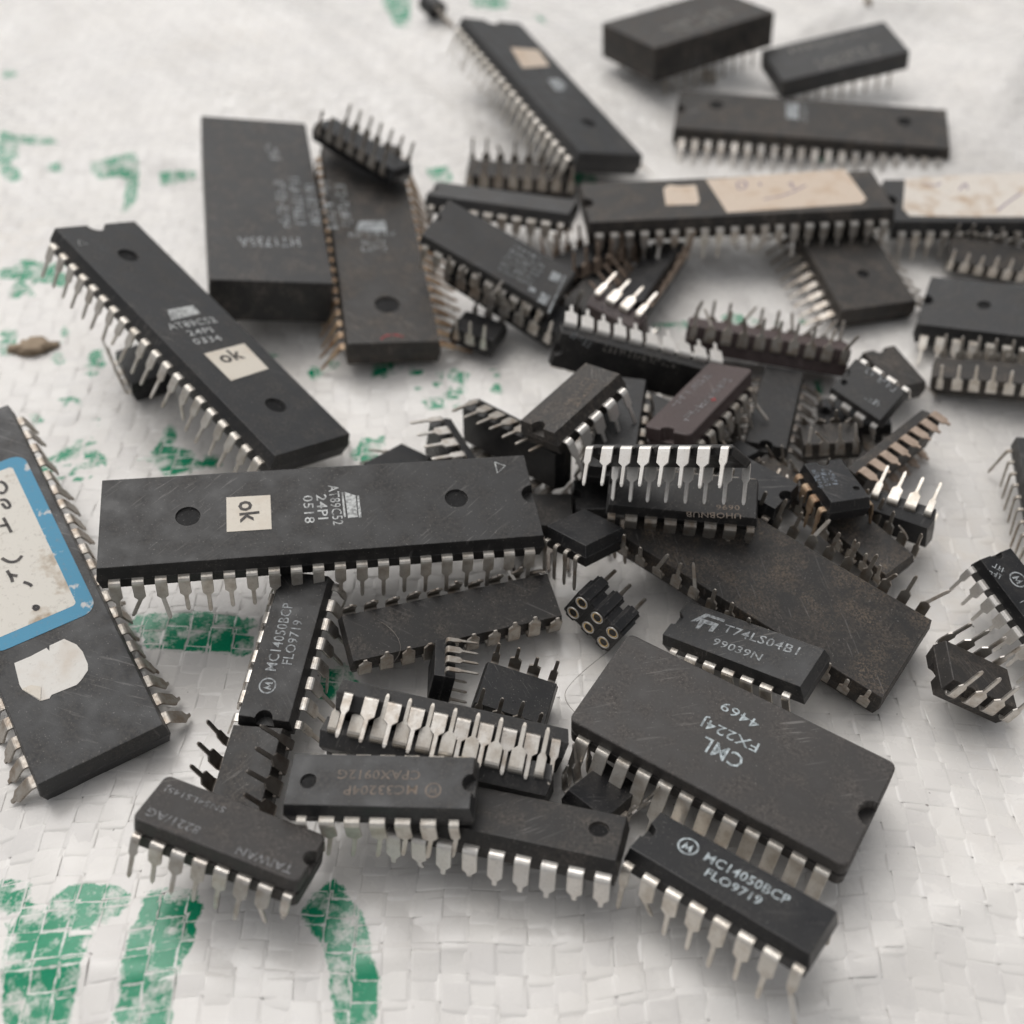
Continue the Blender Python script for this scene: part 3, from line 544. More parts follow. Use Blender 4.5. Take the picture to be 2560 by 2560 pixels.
# ------------------------------------------------------------------ builders
def link(name, me, parent=None, mat=None):
    if mat and not me.materials: me.materials.append(MAT[mat])
    o = bpy.data.objects.new(name, me); C.objects.link(o)
    if parent: o.parent = parent
    return o
def outline(L, W, r, notch):
    pts = []; k = 4
    for cx, cy, a0 in ((L/2-r, -W/2+r, -90), (L/2-r, W/2-r, 0), (-L/2+r, W/2-r, 90)):
        for i in range(k+1):
            a = math.radians(a0+90*i/k); pts.append((cx+r*math.cos(a), cy+r*math.sin(a)))
    nr = NR[0]
    for i in range(9):
        a = math.pi/2-math.pi*i/8
        pts.append((-L/2 + (nr*math.cos(a) if notch else 0), nr*math.sin(a)))
    for i in range(k+1):
        a = math.radians(180+90*i/k); pts.append((-L/2+r+r*math.cos(a), -W/2+r+r*math.sin(a)))
    return pts
NR = [0.9]
def body_mesh(L, W, H, dr, kind, notch, dimples, mat):
    bm = bmesh.new(); NR[0] = 1.5 if W > 10 else (1.0 if W > 5 else 0.7)
    if kind == 'cer': rr = 0.85 if W > 10 else 0.75; nz = 0.25
    elif kind == 'box': rr = 0.25; nz = None
    else: rr = 0.14; nz = 0.5
    h = H/2
    if kind == 'cer': lev = [(-h, .16), (-h+.18, 0), (-.24, 0), (-.20, .22), (.20, .22), (.24, 0), (h-.20, 0.02), (h-.05, .1), (h, .24)]
    elif kind == 'box': lev = [(-h, .1), (-h+.1, 0), (h-.12, 0.02), (h, .16)]
    else: lev = [(-h, dr+.07), (-h+.07, dr), (-.10, .03), (-.06, 0), (.06, 0), (.10, .03), (h-.09, dr), (h-.02, dr+.03), (h, dr+.11)]
    rings = []; done = False
    for z, ins in lev:
        nf = bool(notch and nz is not None and z > nz-1e-6)
        if nf and not done:
            zp, ip = prev; q = (nz-zp)/(z-zp) if z > nz+1e-6 else 1.0; ii = ip+(ins-ip)*q
            rings.append([bm.verts.new((x, y, nz-.01)) for x, y in outline(L-2*ii, W-2*ii, max(rr-ii*.3, .05), False)])
            rings.append([bm.verts.new((x, y, nz)) for x, y in outline(L-2*ii, W-2*ii, max(rr-ii*.3, .05), True)]); done = True
        rings.append([bm.verts.new((x, y, z)) for x, y in outline(L-2*ins, W-2*ins, max(rr-ins*.3, .05), nf)])
        prev = (z, ins)
    n = len(rings[0])
    for a, b in zip(rings, rings[1:]):
        for i in range(n):
            try: bm.faces.new((a[i], a[(i+1) % n], b[(i+1) % n], b[i]))
            except ValueError: pass
    bm.faces.new(list(reversed(rings[0])))
    top = rings[-1]
    if dimples:
        ed = [bm.edges.get((top[i], top[(i+1) % n])) for i in range(n)]
        loops = []
        for x, y, r in dimples:
            vv = [bm.verts.new((x+r*math.cos(a*math.tau/24), y+r*math.sin(a*math.tau/24), h)) for a in range(24)]
            ee = [bm.edges.new((vv[i], vv[(i+1) % 24])) for i in range(24)]; ed += ee; loops.append((vv, x, y, r))
        bmesh.ops.triangle_fill(bm, use_beauty=True, edges=ed)
        for vv, x, y, r in loops:
            lo = [bm.verts.new((x+(v.co.x-x)*.93, y+(v.co.y-y)*.93, h-.30)) for v in vv]
            for i in range(24): bm.faces.new((vv[i], vv[(i+1) % 24], lo[(i+1) % 24], lo[i]))
            fl = bm.faces.new(lo); fl.material_index = 1
    else: bm.faces.new(top)
    bmesh.ops.recalc_face_normals(bm, faces=bm.faces)
    bmesh.ops.scale(bm, vec=(MM, MM, MM), verts=bm.verts)
    me = bpy.data.meshes.new('body'); bm.to_mesh(me); bm.free(); me.materials.append(MAT[mat]); me.materials.append(MAT['dimple_floor_shaded'])
    return me
PIN = {}
def pin_mesh(style, splay, kink, lean, mat):
    key = (style, splay, kink, lean, mat)
    if key in PIN: return PIN[key]
    ws, l1, l2, t = {'n': (1.58, 1.75, 4.8, .27), 'l': (1.5, 1.9, 2.9, .27), 'v': (1.9, 2.3, 4.6, .27), 'w': (1.32, 1.8, 4.9, .27), 'c': (1.55, 3.9, 6.0, .30), 'h': (1.0, 1.6, 4.8, .25), 's': (.62, .6, 4.2, .22)}[style]
    nw = .50 if style != 'c' else .52
    if style == 'h': l2 = 4.8
    path = [(-.4, 0, ws), (.35, 0, ws)]
    f = math.radians(splay); R_ = .42; end = -(math.pi/2-f)
    for i in range(1, 4):
        a = end*i/3; path.append((.35+R_*math.sin(-a), R_*(math.cos(a)-1), ws))
    y, z, _ = path[-1]; d = (math.sin(f), -math.cos(f))
    path.append((y+d[0]*l1, z+d[1]*l1, ws*.98))
    y2, z2 = y+d[0]*(l1+.45), z+d[1]*(l1+.45); path.append((y2, z2, nw))
    g = f+math.radians(kink); d2 = (math.sin(g), -math.cos(g)); rem = l2-l1-.45
    path.append((y2+d2[0]*rem*.86, z2+d2[1]*rem*.86, nw*.96)); path.append((y2+d2[0]*rem, z2+d2[1]*rem, nw*.5))
    bm = bmesh.new(); rings = []; sl = math.tan(math.radians(lean)); dist = 0
    for i, (y, z, wd) in enumerate(path):
        a = path[max(i-1, 0)]; b = path[min(i+1, len(path)-1)]; dy, dz = b[0]-a[0], b[1]-a[1]; q = math.hypot(dy, dz); ny, nz = -dz/q, dy/q
        if i >= 7: dist = math.hypot(y-path[6][0], z-path[6][1])
        ox = sl*dist; th = t/2*(1 if i < len(path)-1 else .7)
        rings.append([bm.verts.new(((sx*wd/2+ox)*MM, (y+ny*th*sn)*MM, (z+nz*th*sn)*MM)) for sx, sn in ((-1, -1), (1, -1), (1, 1), (-1, 1))])
    for a, b in zip(rings, rings[1:]):
        for i in range(4): bm.faces.new((a[i], a[(i+1) % 4], b[(i+1) % 4], b[i]))
    bm.faces.new(rings[-1]); bm.faces.new(list(reversed(rings[0])))
    bmesh.ops.recalc_face_normals(bm, faces=bm.faces)
    sharp = [e for e in bm.edges if e.calc_face_angle(0) > 0.9]
    bmesh.ops.bevel(bm, geom=sharp, offset=.035*MM, segments=1, affect='EDGES')
    me = bpy.data.meshes.new('pin'); bm.to_mesh(me); bm.free(); me.materials.append(MAT[mat])
    tip = Vector((sl*dist, path[-1][0], path[-1][1]))
    PIN[key] = (me, tip); return PIN[key]
TYP = {'dip6': (3, 8.4, 6.4, 3.4), 'dip8': (4, 9.7, 6.4, 3.4), 'dip10': (5, 12.9, 6.4, 3.4), 'dip12': (6, 16, 6.4, 3.4), 'dip14': (7, 19.2, 6.4, 3.4), 'dip16': (8, 19.4, 6.4, 3.4), 'dip18': (9, 22.9, 6.4, 3.4),
       'dip20': (10, 25.8, 6.4, 3.4), 'dip20m': (10, 26, 9.3, 3.5), 'cer14': (7, 19.4, 6.9, 4.2), 'cer16': (8, 19.6, 6.9, 4.2), 'cer20': (10, 25, 6.9, 4.2), 'dip24w': (12, 32, 13.8, 3.9),
       'cer24w': (12, 32.2, 13.6, 4.4), 'dip28w': (14, 36.8, 13.8, 3.9), 'dip32w': (16, 42, 13.8, 3.9), 'dip40': (20, 52.2, 13.8, 3.9)}
ROOT = {}
GROUP = 'loose integrated circuits heaped on the sack'
def root_of(key, name, label, cat, group=GROUP, scale=1.0):
    p, q, dim = POSES[key][1:4]
    o = bpy.data.objects.new(name, None); C.objects.link(o); o.empty_display_size = .004
    o.matrix_world = Matrix.Translation(Vector(p)*MM) @ Quaternion(q).to_matrix().to_4x4() @ Matrix.Scale(scale, 4)
    o['label'] = label; o['category'] = cat
    if group: o['group'] = group
    ROOT[key] = o; return o
def chip(key, label, mat='plastic_black', pins='tin', style=None, notch=True, splay=(9, 9), jit=5, bent=0.12, skip=(), kinks={}, topf=1.0):
    ty, p, q, dim = POSES[key]; n, L, W, H = TYP[ty]; s = dim[0]/L
    r = root_of(key, 'integrated_circuit', label, 'chip', scale=s); ROOT[key+'_H'] = H
    wide = W > 10; kind = 'cer' if ty.startswith('cer') else 'dip'; dr = {'cer': .2}.get(kind, .33)
    me_ = body_mesh(L, W, H, dr, kind, notch, DIMPLES.get(key), mat)
    if topf != 1.0:
        for v_ in me_.vertices:
            if abs(v_.co.z) > .0002: v_.co.z *= topf if v_.co.z > 0 else .5
    link('body', me_, r)
    st = style or ('c' if ty == 'cer24w' else 'w' if wide else 'n'); M = r.matrix_world.copy(); rnd = random.Random(hash(key) % 1000 if False else sum(map(ord, key))*13)
    for row, sg in (('a', -1), ('b', 1)):
        base = splay[0 if row == 'a' else 1]
        for i in range(n):
            if (row, i) in skip: continue
            x = (i-(n-1)/2)*2.54
            sp = base+rnd.uniform(-jit, jit); kk = rnd.uniform(-3, 3); ln = rnd.uniform(-3, 3)
            if rnd.random() < bent: kk = rnd.choice((-38, -22, 20, 35)); ln = rnd.choice((-28, -12, 10, 24))
            if (row, i) in kinks: kk, ln = kinks[(row, i)]
            sp, kk, ln = round(sp/3)*3, round(kk/6)*6, round(ln/6)*6
            rot = Matrix.Rotation(math.pi, 4, 'Z') if sg < 0 else Matrix.Identity(4)
            loc = Matrix.Translation(Vector((x*MM, sg*(W/2-.02)*MM, 0)))
            ss = 'h' if (st == 'n' and i in (0, n-1)) else st
            for _ in range(14):
                me, tip = pin_mesh(ss, sp, kk, ln, pins)
                zt = (M @ loc @ rot @ (tip*MM)).z/MM
                if zt > 0.12 or sp > 84: break
                sp += 6; kk = 0
            o = link('pin', me, r); o.matrix_local = loc @ rot
    return r
def top_z(key):
    return ROOT[key+'_H']/2
TXT = {}
def text_obj(key, s, x, y, ang, wd, ht, mat, parent=None, z=None, name='marking'):
    cu = bpy.data.curves.new('t', 'FONT'); cu.body = s; cu.resolution_u = 2; cu.space_character = 1.05
    cu.offset = 0.006 if mat != 'ink_black' else 0.022
    to = bpy.data.objects.new('t', cu); C.objects.link(to); bpy.context.view_layer.update()
    me = bpy.data.meshes.new_from_object(to); bpy.data.objects.remove(to); bpy.data.curves.remove(cu)
    co = np.empty(len(me.vertices)*3); me.vertices.foreach_get('co', co); co = co.reshape(-1, 3)
    lo, hi = co.min(0), co.max(0); sx = wd/(hi[0]-lo[0]); sy = ht/(hi[1]-lo[1])
    X = (co[:, 0]-lo[0])*sx; Y = (co[:, 1]-lo[1])*sy
    zz = (top_z(key)+.02) if z is None else z
    out = np.c_[x+X*math.cos(ang)-Y*math.sin(ang), y+X*math.sin(ang)+Y*math.cos(ang), np.full(len(X), zz)]*MM
    me.vertices.foreach_set('co', out.ravel()); me.update(); me.materials.clear(); me.materials.append(MAT[mat])
    return link(name, me, parent or ROOT[key])
def poly_obj(key, name, pts, mat, lift, parent=None, thick=.04):
    bm = bmesh.new(); z = top_z(key)+lift
    a = sum(pts[i][0]*pts[(i+1) % len(pts)][1]-pts[(i+1) % len(pts)][0]*pts[i][1] for i in range(len(pts)))
    if a < 0: pts = pts[::-1]
    up = [bm.verts.new((x*MM, y*MM, z*MM)) for x, y in pts]; dn = [bm.verts.new((x*MM, y*MM, (z-thick)*MM)) for x, y in pts]; n = len(pts)
    bm.faces.new(up)
    for i in range(n): bm.faces.new((dn[i], dn[(i+1) % n], up[(i+1) % n], up[i]))
    me = bpy.data.meshes.new(name); bm.to_mesh(me); bm.free(); me.materials.append(MAT[mat])
    return link(name, me, parent or ROOT[key])
def smooth(pts, it=2):
    for _ in range(it):
        q = [pts[0]]
        for a, b in zip(pts, pts[1:]): q += [(a[0]*.75+b[0]*.25, a[1]*.75+b[1]*.25), (a[0]*.25+b[0]*.75, a[1]*.25+b[1]*.75)]
        q.append(pts[-1]); pts = q
    return pts
def line_obj(key, name, pts, wd, mat, lift, parent=None, sm=2):
    bm = bmesh.new(); z = top_z(key)+lift
    if sm: pts = smooth([tuple(p) for p in pts], sm)
    L_, R_ = [], []
    for i, p in enumerate(pts):
        a = pts[max(i-1, 0)]; b = pts[min(i+1, len(pts)-1)]; dx, dy = b[0]-a[0], b[1]-a[1]; q = math.hypot(dx, dy) or 1
        nx, ny = -dy/q*wd/2, dx/q*wd/2
        L_.append(bm.verts.new(((p[0]+nx)*MM, (p[1]+ny)*MM, z*MM))); R_.append(bm.verts.new(((p[0]-nx)*MM, (p[1]-ny)*MM, z*MM)))
    for i in range(len(pts)-1): bm.faces.new((R_[i], R_[i+1], L_[i+1], L_[i]))
    me = bpy.data.meshes.new(name); bm.to_mesh(me); bm.free(); me.materials.append(MAT[mat])
    return link(name, me, parent or ROOT[key])
def scribble(key, x, y, ang, wd, rows, h, mat):
    rnd = random.Random(len(key)*7+rows+int(wd*10)); bm = bmesh.new(); z = top_z(key)+.02; ca, sa = math.cos(ang), math.sin(ang)
    for r_ in range(rows):
        u = rnd.uniform(0, .1)*wd; end = wd*rnd.uniform(.8, 1)
        while u < end:
            gw = h*rnd.uniform(.5, .62)
            for _ in range(rnd.choice((2, 3, 3))):
                if rnd.random() < .5: bx0 = u+rnd.choice((0, gw-.14*h, gw*.4)); bx1 = bx0+.15*h; by0 = rnd.choice((0, 0, .45))*h; by1 = h*rnd.choice((1, 1, .55))
                else: bx0, bx1 = u, u+gw; by0 = rnd.choice((0, .43, .86))*h; by1 = by0+.14*h
                if by1 <= by0: by1 = by0+.5*h
                z += .0006
                vv = []
                for (a, b) in ((bx0, by0), (bx1, by0), (bx1, by1), (bx0, by1)):
                    b = b-r_*h*1.5; vv.append(bm.verts.new(((x+a*ca-b*sa)*MM, (y+a*sa+b*ca)*MM, z*MM)))
                bm.faces.new(vv)
            u += gw*1.35
    me = bpy.data.meshes.new('marking'); bm.to_mesh(me); bm.free(); me.materials.append(MAT[mat]); link('marking', me, ROOT[key])
def ring_mark(key, x, y, r, mat, ang):
    pts = [(x+r*math.cos(i*math.tau/28), y+r*math.sin(i*math.tau/28)) for i in range(29)]
    o = line_obj(key, 'logo', pts, r*.2, mat, .02, sm=0)
    M_ = [(-.55, -.55), (-.35, .5), (0, -.25), (.35, .5), (.55, -.55), (.28, -.55), (.22, -.05), (0, -.5), (-.22, -.05), (-.28, -.55)]
    ca, sa = math.cos(ang), math.sin(ang)
    poly_obj(key, 'logo', [(x+r*(a*ca-b*sa), y+r*(a*sa+b*ca)) for a, b in M_], mat, .02, thick=.005)

# ------------------------------------------------------------------ the chips
chip('A', 'long black forty-pin chip marked AT89C52 24PI 0518 with square OK sticker', 'plastic_black', 'tin_white', jit=3, kinks={('b', 18): (0, 24), ('b', 17): (20, -12)})
chip('B', 'long black forty-pin chip marked AT89C52 24PI 0334 with OK sticker', 'plastic_charcoal', 'tin_white', jit=4)
chip('C', 'brown ceramic wide chip marked CML FX224J with broad tinned leads', 'ceramic_brown', 'tin_white', splay=(10, 14), jit=4, bent=.25)
chip('D', 'long black forty-pin chip with blank tan sticker beside the small transistor', 'plastic_charcoal', 'tin_white', jit=2, bent=0)
chip('E', 'long dusty black chip with pale block logo behind the tan-stickered chips', 'plastic_dusty', 'tin', splay=(2, 5), jit=3, bent=0)
chip('F', 'jet black sixteen-pin chip marked MC14050BCP beside the CML ceramic chip', 'plastic_jet', 'tin_white', jit=5, bent=.15)
chip('G', 'long dark chip with large blue-bordered label and torn white sticker', 'plastic_charcoal', 'tin_dull', style='l', splay=(22, 16), jit=9, bent=.4)
chip('I', 'brownish wide chip with rusty pins and red mark beside the tall module', 'plastic_dusty', 'rust', splay=(4, 4), jit=3)
chip('J', 'small black chip lying pins up on the rusty-pinned chip', 'plastic_jet', 'tin_dull', splay=(4, 2), jit=2, bent=0)
chip('K', 'dusty upside-down chip with pins up beneath the diagonal stickered chip', 'plastic_dusty', 'tin_dull', splay=(5, 5), bent=.2)
chip('Lc', 'grey chip standing on its pins between upside-down chip and printed grey chip', 'plastic_grey', 'tin', jit=3)
chip('M', 'grey chip with dense pale print block at one end', 'plastic_grey', 'tin_white', jit=4, splay=(12, 8))
chip('N', 'black upside-down chip lying under the grey printed chip', 'plastic_jet', 'tin', splay=(4, 4))
chip('O', 'tiny six-pin chip lying pins up beside the rusty-pinned chip', 'plastic_jet', 'tin', splay=(4, 4), bent=0)
chip('P', 'long dusty chip carrying two tan paper stickers with purple writing', 'plastic_dusty', 'tin', splay=(4, 3), jit=4, bent=.3)
chip('Q', 'wide chip with long stained paper label and purple scrawl', 'plastic_charcoal', 'tin', splay=(4, 3), bent=0)
chip('R', 'plain brownish wide chip poking out from under the two-sticker chip', 'plastic_dusty', 'tin_dull', splay=(55, 55), jit=6, bent=0)
chip('S', 'wide charcoal chip standing over a dusty chip with pale upturned pins', 'plastic_charcoal', 'tin_white', splay=(6, 6))
chip('T2', 'small upside-down chip with leaning pins behind the wide charcoal chip', 'plastic_dusty', 'tin', splay=(-6, -8), bent=0)
chip('U', 'dusty upside-down chip with pale pins below the wide charcoal chip', 'plastic_dusty', 'tin_white', splay=(4, 4), bent=0)
chip('V', 'black chip lying on its side showing a row of bright bent pins', 'plastic_black', 'tin_bright', style='v', splay=(4, 4), jit=2, bent=.05)
chip('W', 'dusty chip with brown streak propped over another chip on its side', 'plastic_dusty', 'tin_bright', splay=(4, 4), bent=0)
chip('X', 'black fourteen-pin chip on its long edge behind the AT89C52 0518 chip', 'plastic_jet', 'tin_dull', splay=(4, 4), jit=3, bent=0)
chip('Y', 'tiny black chip on its edge with four beige pins pointing sideways', 'plastic_jet', 'tin', splay=(4, 4), jit=2, bent=0)
chip('Z', 'low black chip mostly hidden behind the AT89C52 0518 chip', 'plastic_jet', 'tin_dull', bent=0)
chip('AA', 'maroon ceramic chip with red ink dot and tangled pins', 'ceramic_maroon', 'tin_dull', splay=(8, 10), bent=.3)
chip('AB', 'plain black chip lying flat beside the maroon ceramic chip', 'plastic_black', 'steel_dark', splay=(20, 20))
chip('AC', 'grey eight-pin chip tilted on the heap with bright pin shoulders', 'plastic_grey', 'tin_bright', splay=(4, 4), bent=0)
chip('AD', 'plain brownish eight-pin chip underneath the tilted grey eight-pin chip', 'plastic_dusty', 'tin_dull', splay=(6, 6))
chip('AE', 'dirty brown ceramic chip lying upside down beyond the black flat chip', 'ceramic_maroon', 'tin_dull', splay=(4, 4), bent=.3)
chip('AF', 'small upside-down chip with bent leads below the tilted grey chip', 'plastic_dusty', 'tin_dull', splay=(-25, -18), bent=.3)
chip('AG', 'small black eight-pin chip with bluish print and rusty pins', 'plastic_jet', 'rust', splay=(4, 4), bent=0)
chip('AH', 'black eight-pin chip on its side with beige pins pointing away', 'plastic_jet', 'tin_white', splay=(4, 4), jit=3, bent=0, kinks={('a', 0): (35, 24)})
chip('AI', 'dark chip on its edge with a ladder of coppery leads', 'plastic_dusty', 'copper', style='l', splay=(4, 4), jit=2, bent=0)
chip('AJ', 'dark brown upside-down chip lying under the bluish-print small chip', 'plastic_dirty', 'tin_dull', splay=(4, 4))
chip('AK', 'large dirt-caked wide chip lying upside down', 'plastic_dirty', 'tin_dull', splay=(8, 8), jit=8, bent=.3, notch=False)
chip('AL', 'black fourteen-pin chip marked T74LS04B1 99039N', 'plastic_charcoal', 'tin', splay=(10, 8))
chip('AM', 'black chip on its edge with two rows of bright pins pointing forward', 'plastic_black', 'tin_bright', splay=(2, 2), jit=2, bent=0, topf=.3)
chip('AN', 'black chip with faint brown print under the chip with bright pin rows', 'plastic_black', 'tin_dull', splay=(2, 4), jit=2, bent=.08)
chip('MC', 'black sixteen-pin chip marked MC14050BCP half under the AT89C52 0518 chip', 'plastic_black', 'tin', splay=(16, 16), jit=5, bent=.2)
chip('AQ', 'dark upside-down chip wedged beneath the brown TAIWAN chip', 'plastic_film', 'steel_dark', splay=(4, -24), jit=3, bent=0, notch=False)
chip('AR', 'brown ceramic chip marked TAIWAN with bent greenish leads', 'ceramic_brown', 'tin', splay=(12, 12), jit=4, bent=.45)
chip('AS', 'black fourteen-pin chip with faint brown MC33204P print', 'plastic_charcoal', 'tin_white', splay=(2, 2), jit=2, kinks={('b', k): (12, 14) for k in range(6)})
chip('AU1', 'black chip on its side, beige leads interleaved with the chip behind', 'plastic_black', 'tin_white', splay=(2, 2), jit=1, bent=0)
chip('AU2', 'dark chip on its side behind, leads meshed with the chip in front', 'plastic_black', 'tin', splay=(2, 2), jit=1, bent=0)
chip('AV', 'dusty black chip with round dimple under the MC33204P chip', 'plastic_film', 'tin_bright', style='l', splay=(6, 4), jit=6, bent=.2)
chip('AW', 'dirt-covered upside-down chip with folded pins below the AT89C52 0518 chip', 'plastic_film', 'tin_dull', style='l', splay=(-20, -12), jit=8, bent=.2, notch=False)
chip('AX', 'tiny black chip on its edge with four leads pointing sideways over dirty chip', 'plastic_jet', 'tin_dull', splay=(2, 2), jit=1, bent=0)
chip('AY', 'black eight-pin chip lying pins up near the gold-holed socket', 'plastic_jet', 'tin_dull', splay=(2, -20), bent=0)
chip('AZ', 'glossy black six-pin part tucked under the leads of the CML chip', 'plastic_jet', 'tin', splay=(20, 20), bent=.4)
chip('BA', 'black chip with pale round logo standing over an upside-down small chip', 'plastic_jet', 'tin_bright', splay=(6, 6), jit=3, bent=0)
chip('BB', 'small black chip lying pins up under the round-logo chip', 'plastic_dusty', 'tin', splay=(-4, -6), jit=4, bent=0)
chip('BC', 'plain dark chip beyond the round-logo chip, only its pinned side showing', 'plastic_black', 'tin_dull', style='s', splay=(0, 0), bent=0)
chip('UB', 'small black chip lying pins up under the AT89C52 0334 chip', 'plastic_jet', 'tin_white', splay=(4, 4), bent=0)
chip('AAA', 'black upside-down chip with coppery pins under the two-sticker chip', 'plastic_jet', 'copper', splay=(4, 4), bent=0)
chip('BB1', 'small purplish chip on its side with four beige pins pointing away', 'ceramic_maroon', 'tin', splay=(2, 2), jit=2, bent=0)
chip('BB2', 'black upside-down chip with coppery side pins behind the purplish chip', 'plastic_jet', 'copper', splay=(30, 30), jit=4, bent=0)
chip('WD', 'small plain black chip wedged between maroon chip and plain flat chip', 'plastic_jet', 'steel_dark')
chip('WE', 'small plain black chip partly under the maroon ceramic chip', 'plastic_jet', 'tin_dull')
chip('WF', 'small dark upside-down chip with curled leads close to the bluish-print chip', 'plastic_dirty', 'tin_dull', splay=(-20, -30), jit=12, bent=.6)

# ------------------------------------------------------------------ potted modules, socket, transistor
def module(key, label, mat='box_black', rows=2):
    ty, p, q, dim = POSES[key]; L, W, H = dim; r = root_of(key, 'potted_module', label, 'module'); ROOT[key+'_H'] = H
    link('body', body_mesh(L, W, H, 0, 'box', False, None, mat), r)
    bm = bmesh.new(); bmesh.ops.create_cone(bm, segments=8, radius1=.25*MM, radius2=.25*MM, depth=1*MM, cap_ends=True)
    me = bpy.data.meshes.new('pin'); bm.to_mesh(me); bm.free(); me.materials.append(MAT['tin_dull'])
    n = int((L-3)/2.54); M = r.matrix_world
    for sg in (-1, 1):
        for i in range(n):
            loc = Vector(((i-(n-1)/2)*2.54, sg*(W/2-1.3), -H/2)); zt = (M @ (loc*MM)).z/MM
            ln = max(.6, min(4.0, zt-.15)); o = link('pin', me, r); o.location = (loc-Vector((0, 0, ln/2-.1)))*MM; o.scale = (1, 1, ln)
    return r
module('H', 'tall black potted module with faint HT1735A print beside rusty-pinned chip')
module('BX1', 'large black potted block with many pins, thicker of two such blocks', 'plastic_dusty')
module('BX2', 'low black potted block with faint print and fine pin rows', 'plastic_charcoal')
# tiny optocoupler-like package
ty, p, q, dim = POSES['AO']; r = root_of('AO', 'integrated_circuit', 'small plain black block-shaped chip beside the large dirt-caked chip', 'chip'); ROOT['AO_H'] = dim[2]
link('body', body_mesh(dim[0], dim[1], dim[2], .3, 'dip', False, None, 'plastic_jet'), r)
for sg in (-1, 1):
    for i in range(4):
        me, tip = pin_mesh('s', 3, 0, 0, 'tin_dull'); o = link('pin', me, r)
        o.matrix_local = Matrix.Translation(Vector(((i-1.5)*dim[0]*.24*MM, sg*(dim[1]/2-.03)*MM, 0))) @ (Matrix.Rotation(math.pi, 4, 'Z') if sg < 0 else Matrix.Identity(4))
# ------------------------------------------------------------------ markings and stickers
for k, s, x, y, ang, wd, ht, m in TEXT:
    if s == 'ok': text_obj(k, s, x, y, ang, wd*.86, 2.35, m, z=top_z(k)+.075)
    else: text_obj(k, s, x, y, ang, wd, ht, m)
STK = {}
for k, name, pts, m, lift in POLY:
    o = poly_obj(k, name, pts, m, lift, thick=.045 if name == 'sticker' else .005)
    if name == 'sticker': STK[k] = o
def on_sticker(o, k):
    if k in STK: o.parent = STK[k]
for k, name, pts, wd, m, lift in LINES:
    o = line_obj(k, name, pts, wd, m, lift+(.02 if name == 'handwriting' else 0), sm=0 if name == 'triangle_mark' else 2)
    if name == 'handwriting' and k != 'G': on_sticker(o, k)
for k, v in CIRC.items():
    for x, y, r, m in v: ring_mark(k, x, y, r, m, 3.14 if k in ('AS',) else 0.0)
SCRL = SCR
def rrect(x0, x1, y0, y1, r, n=6):
    out = []
    for cx, cy, a0 in ((x1-r, y0+r, -90), (x1-r, y1-r, 0), (x0+r, y1-r, 90), (x0+r, y0+r, 180)):
        for i in range(n+1):
            a = math.radians(a0+90*i/n); out.append((cx+r*math.cos(a), cy+r*math.sin(a)))
    return out
lb = poly_obj('G', 'sticker', rrect(-17.0, 9.0, -6.0, 5.65, 1.6), 'sticker_blue', .05, thick=.045); lb['label'] = 'white paper label with blue border and handwriting'
inn = poly_obj('G', 'label_field', rrect(-15.6, 7.2, -6.0, 3.9, .5), 'sticker_stained', .062, parent=lb, thick=.008)
for o in list(ROOT['G'].children):
    if o.name.startswith('handwriting'): o.parent = lb

for a in SCRL:
    scribble(*a)
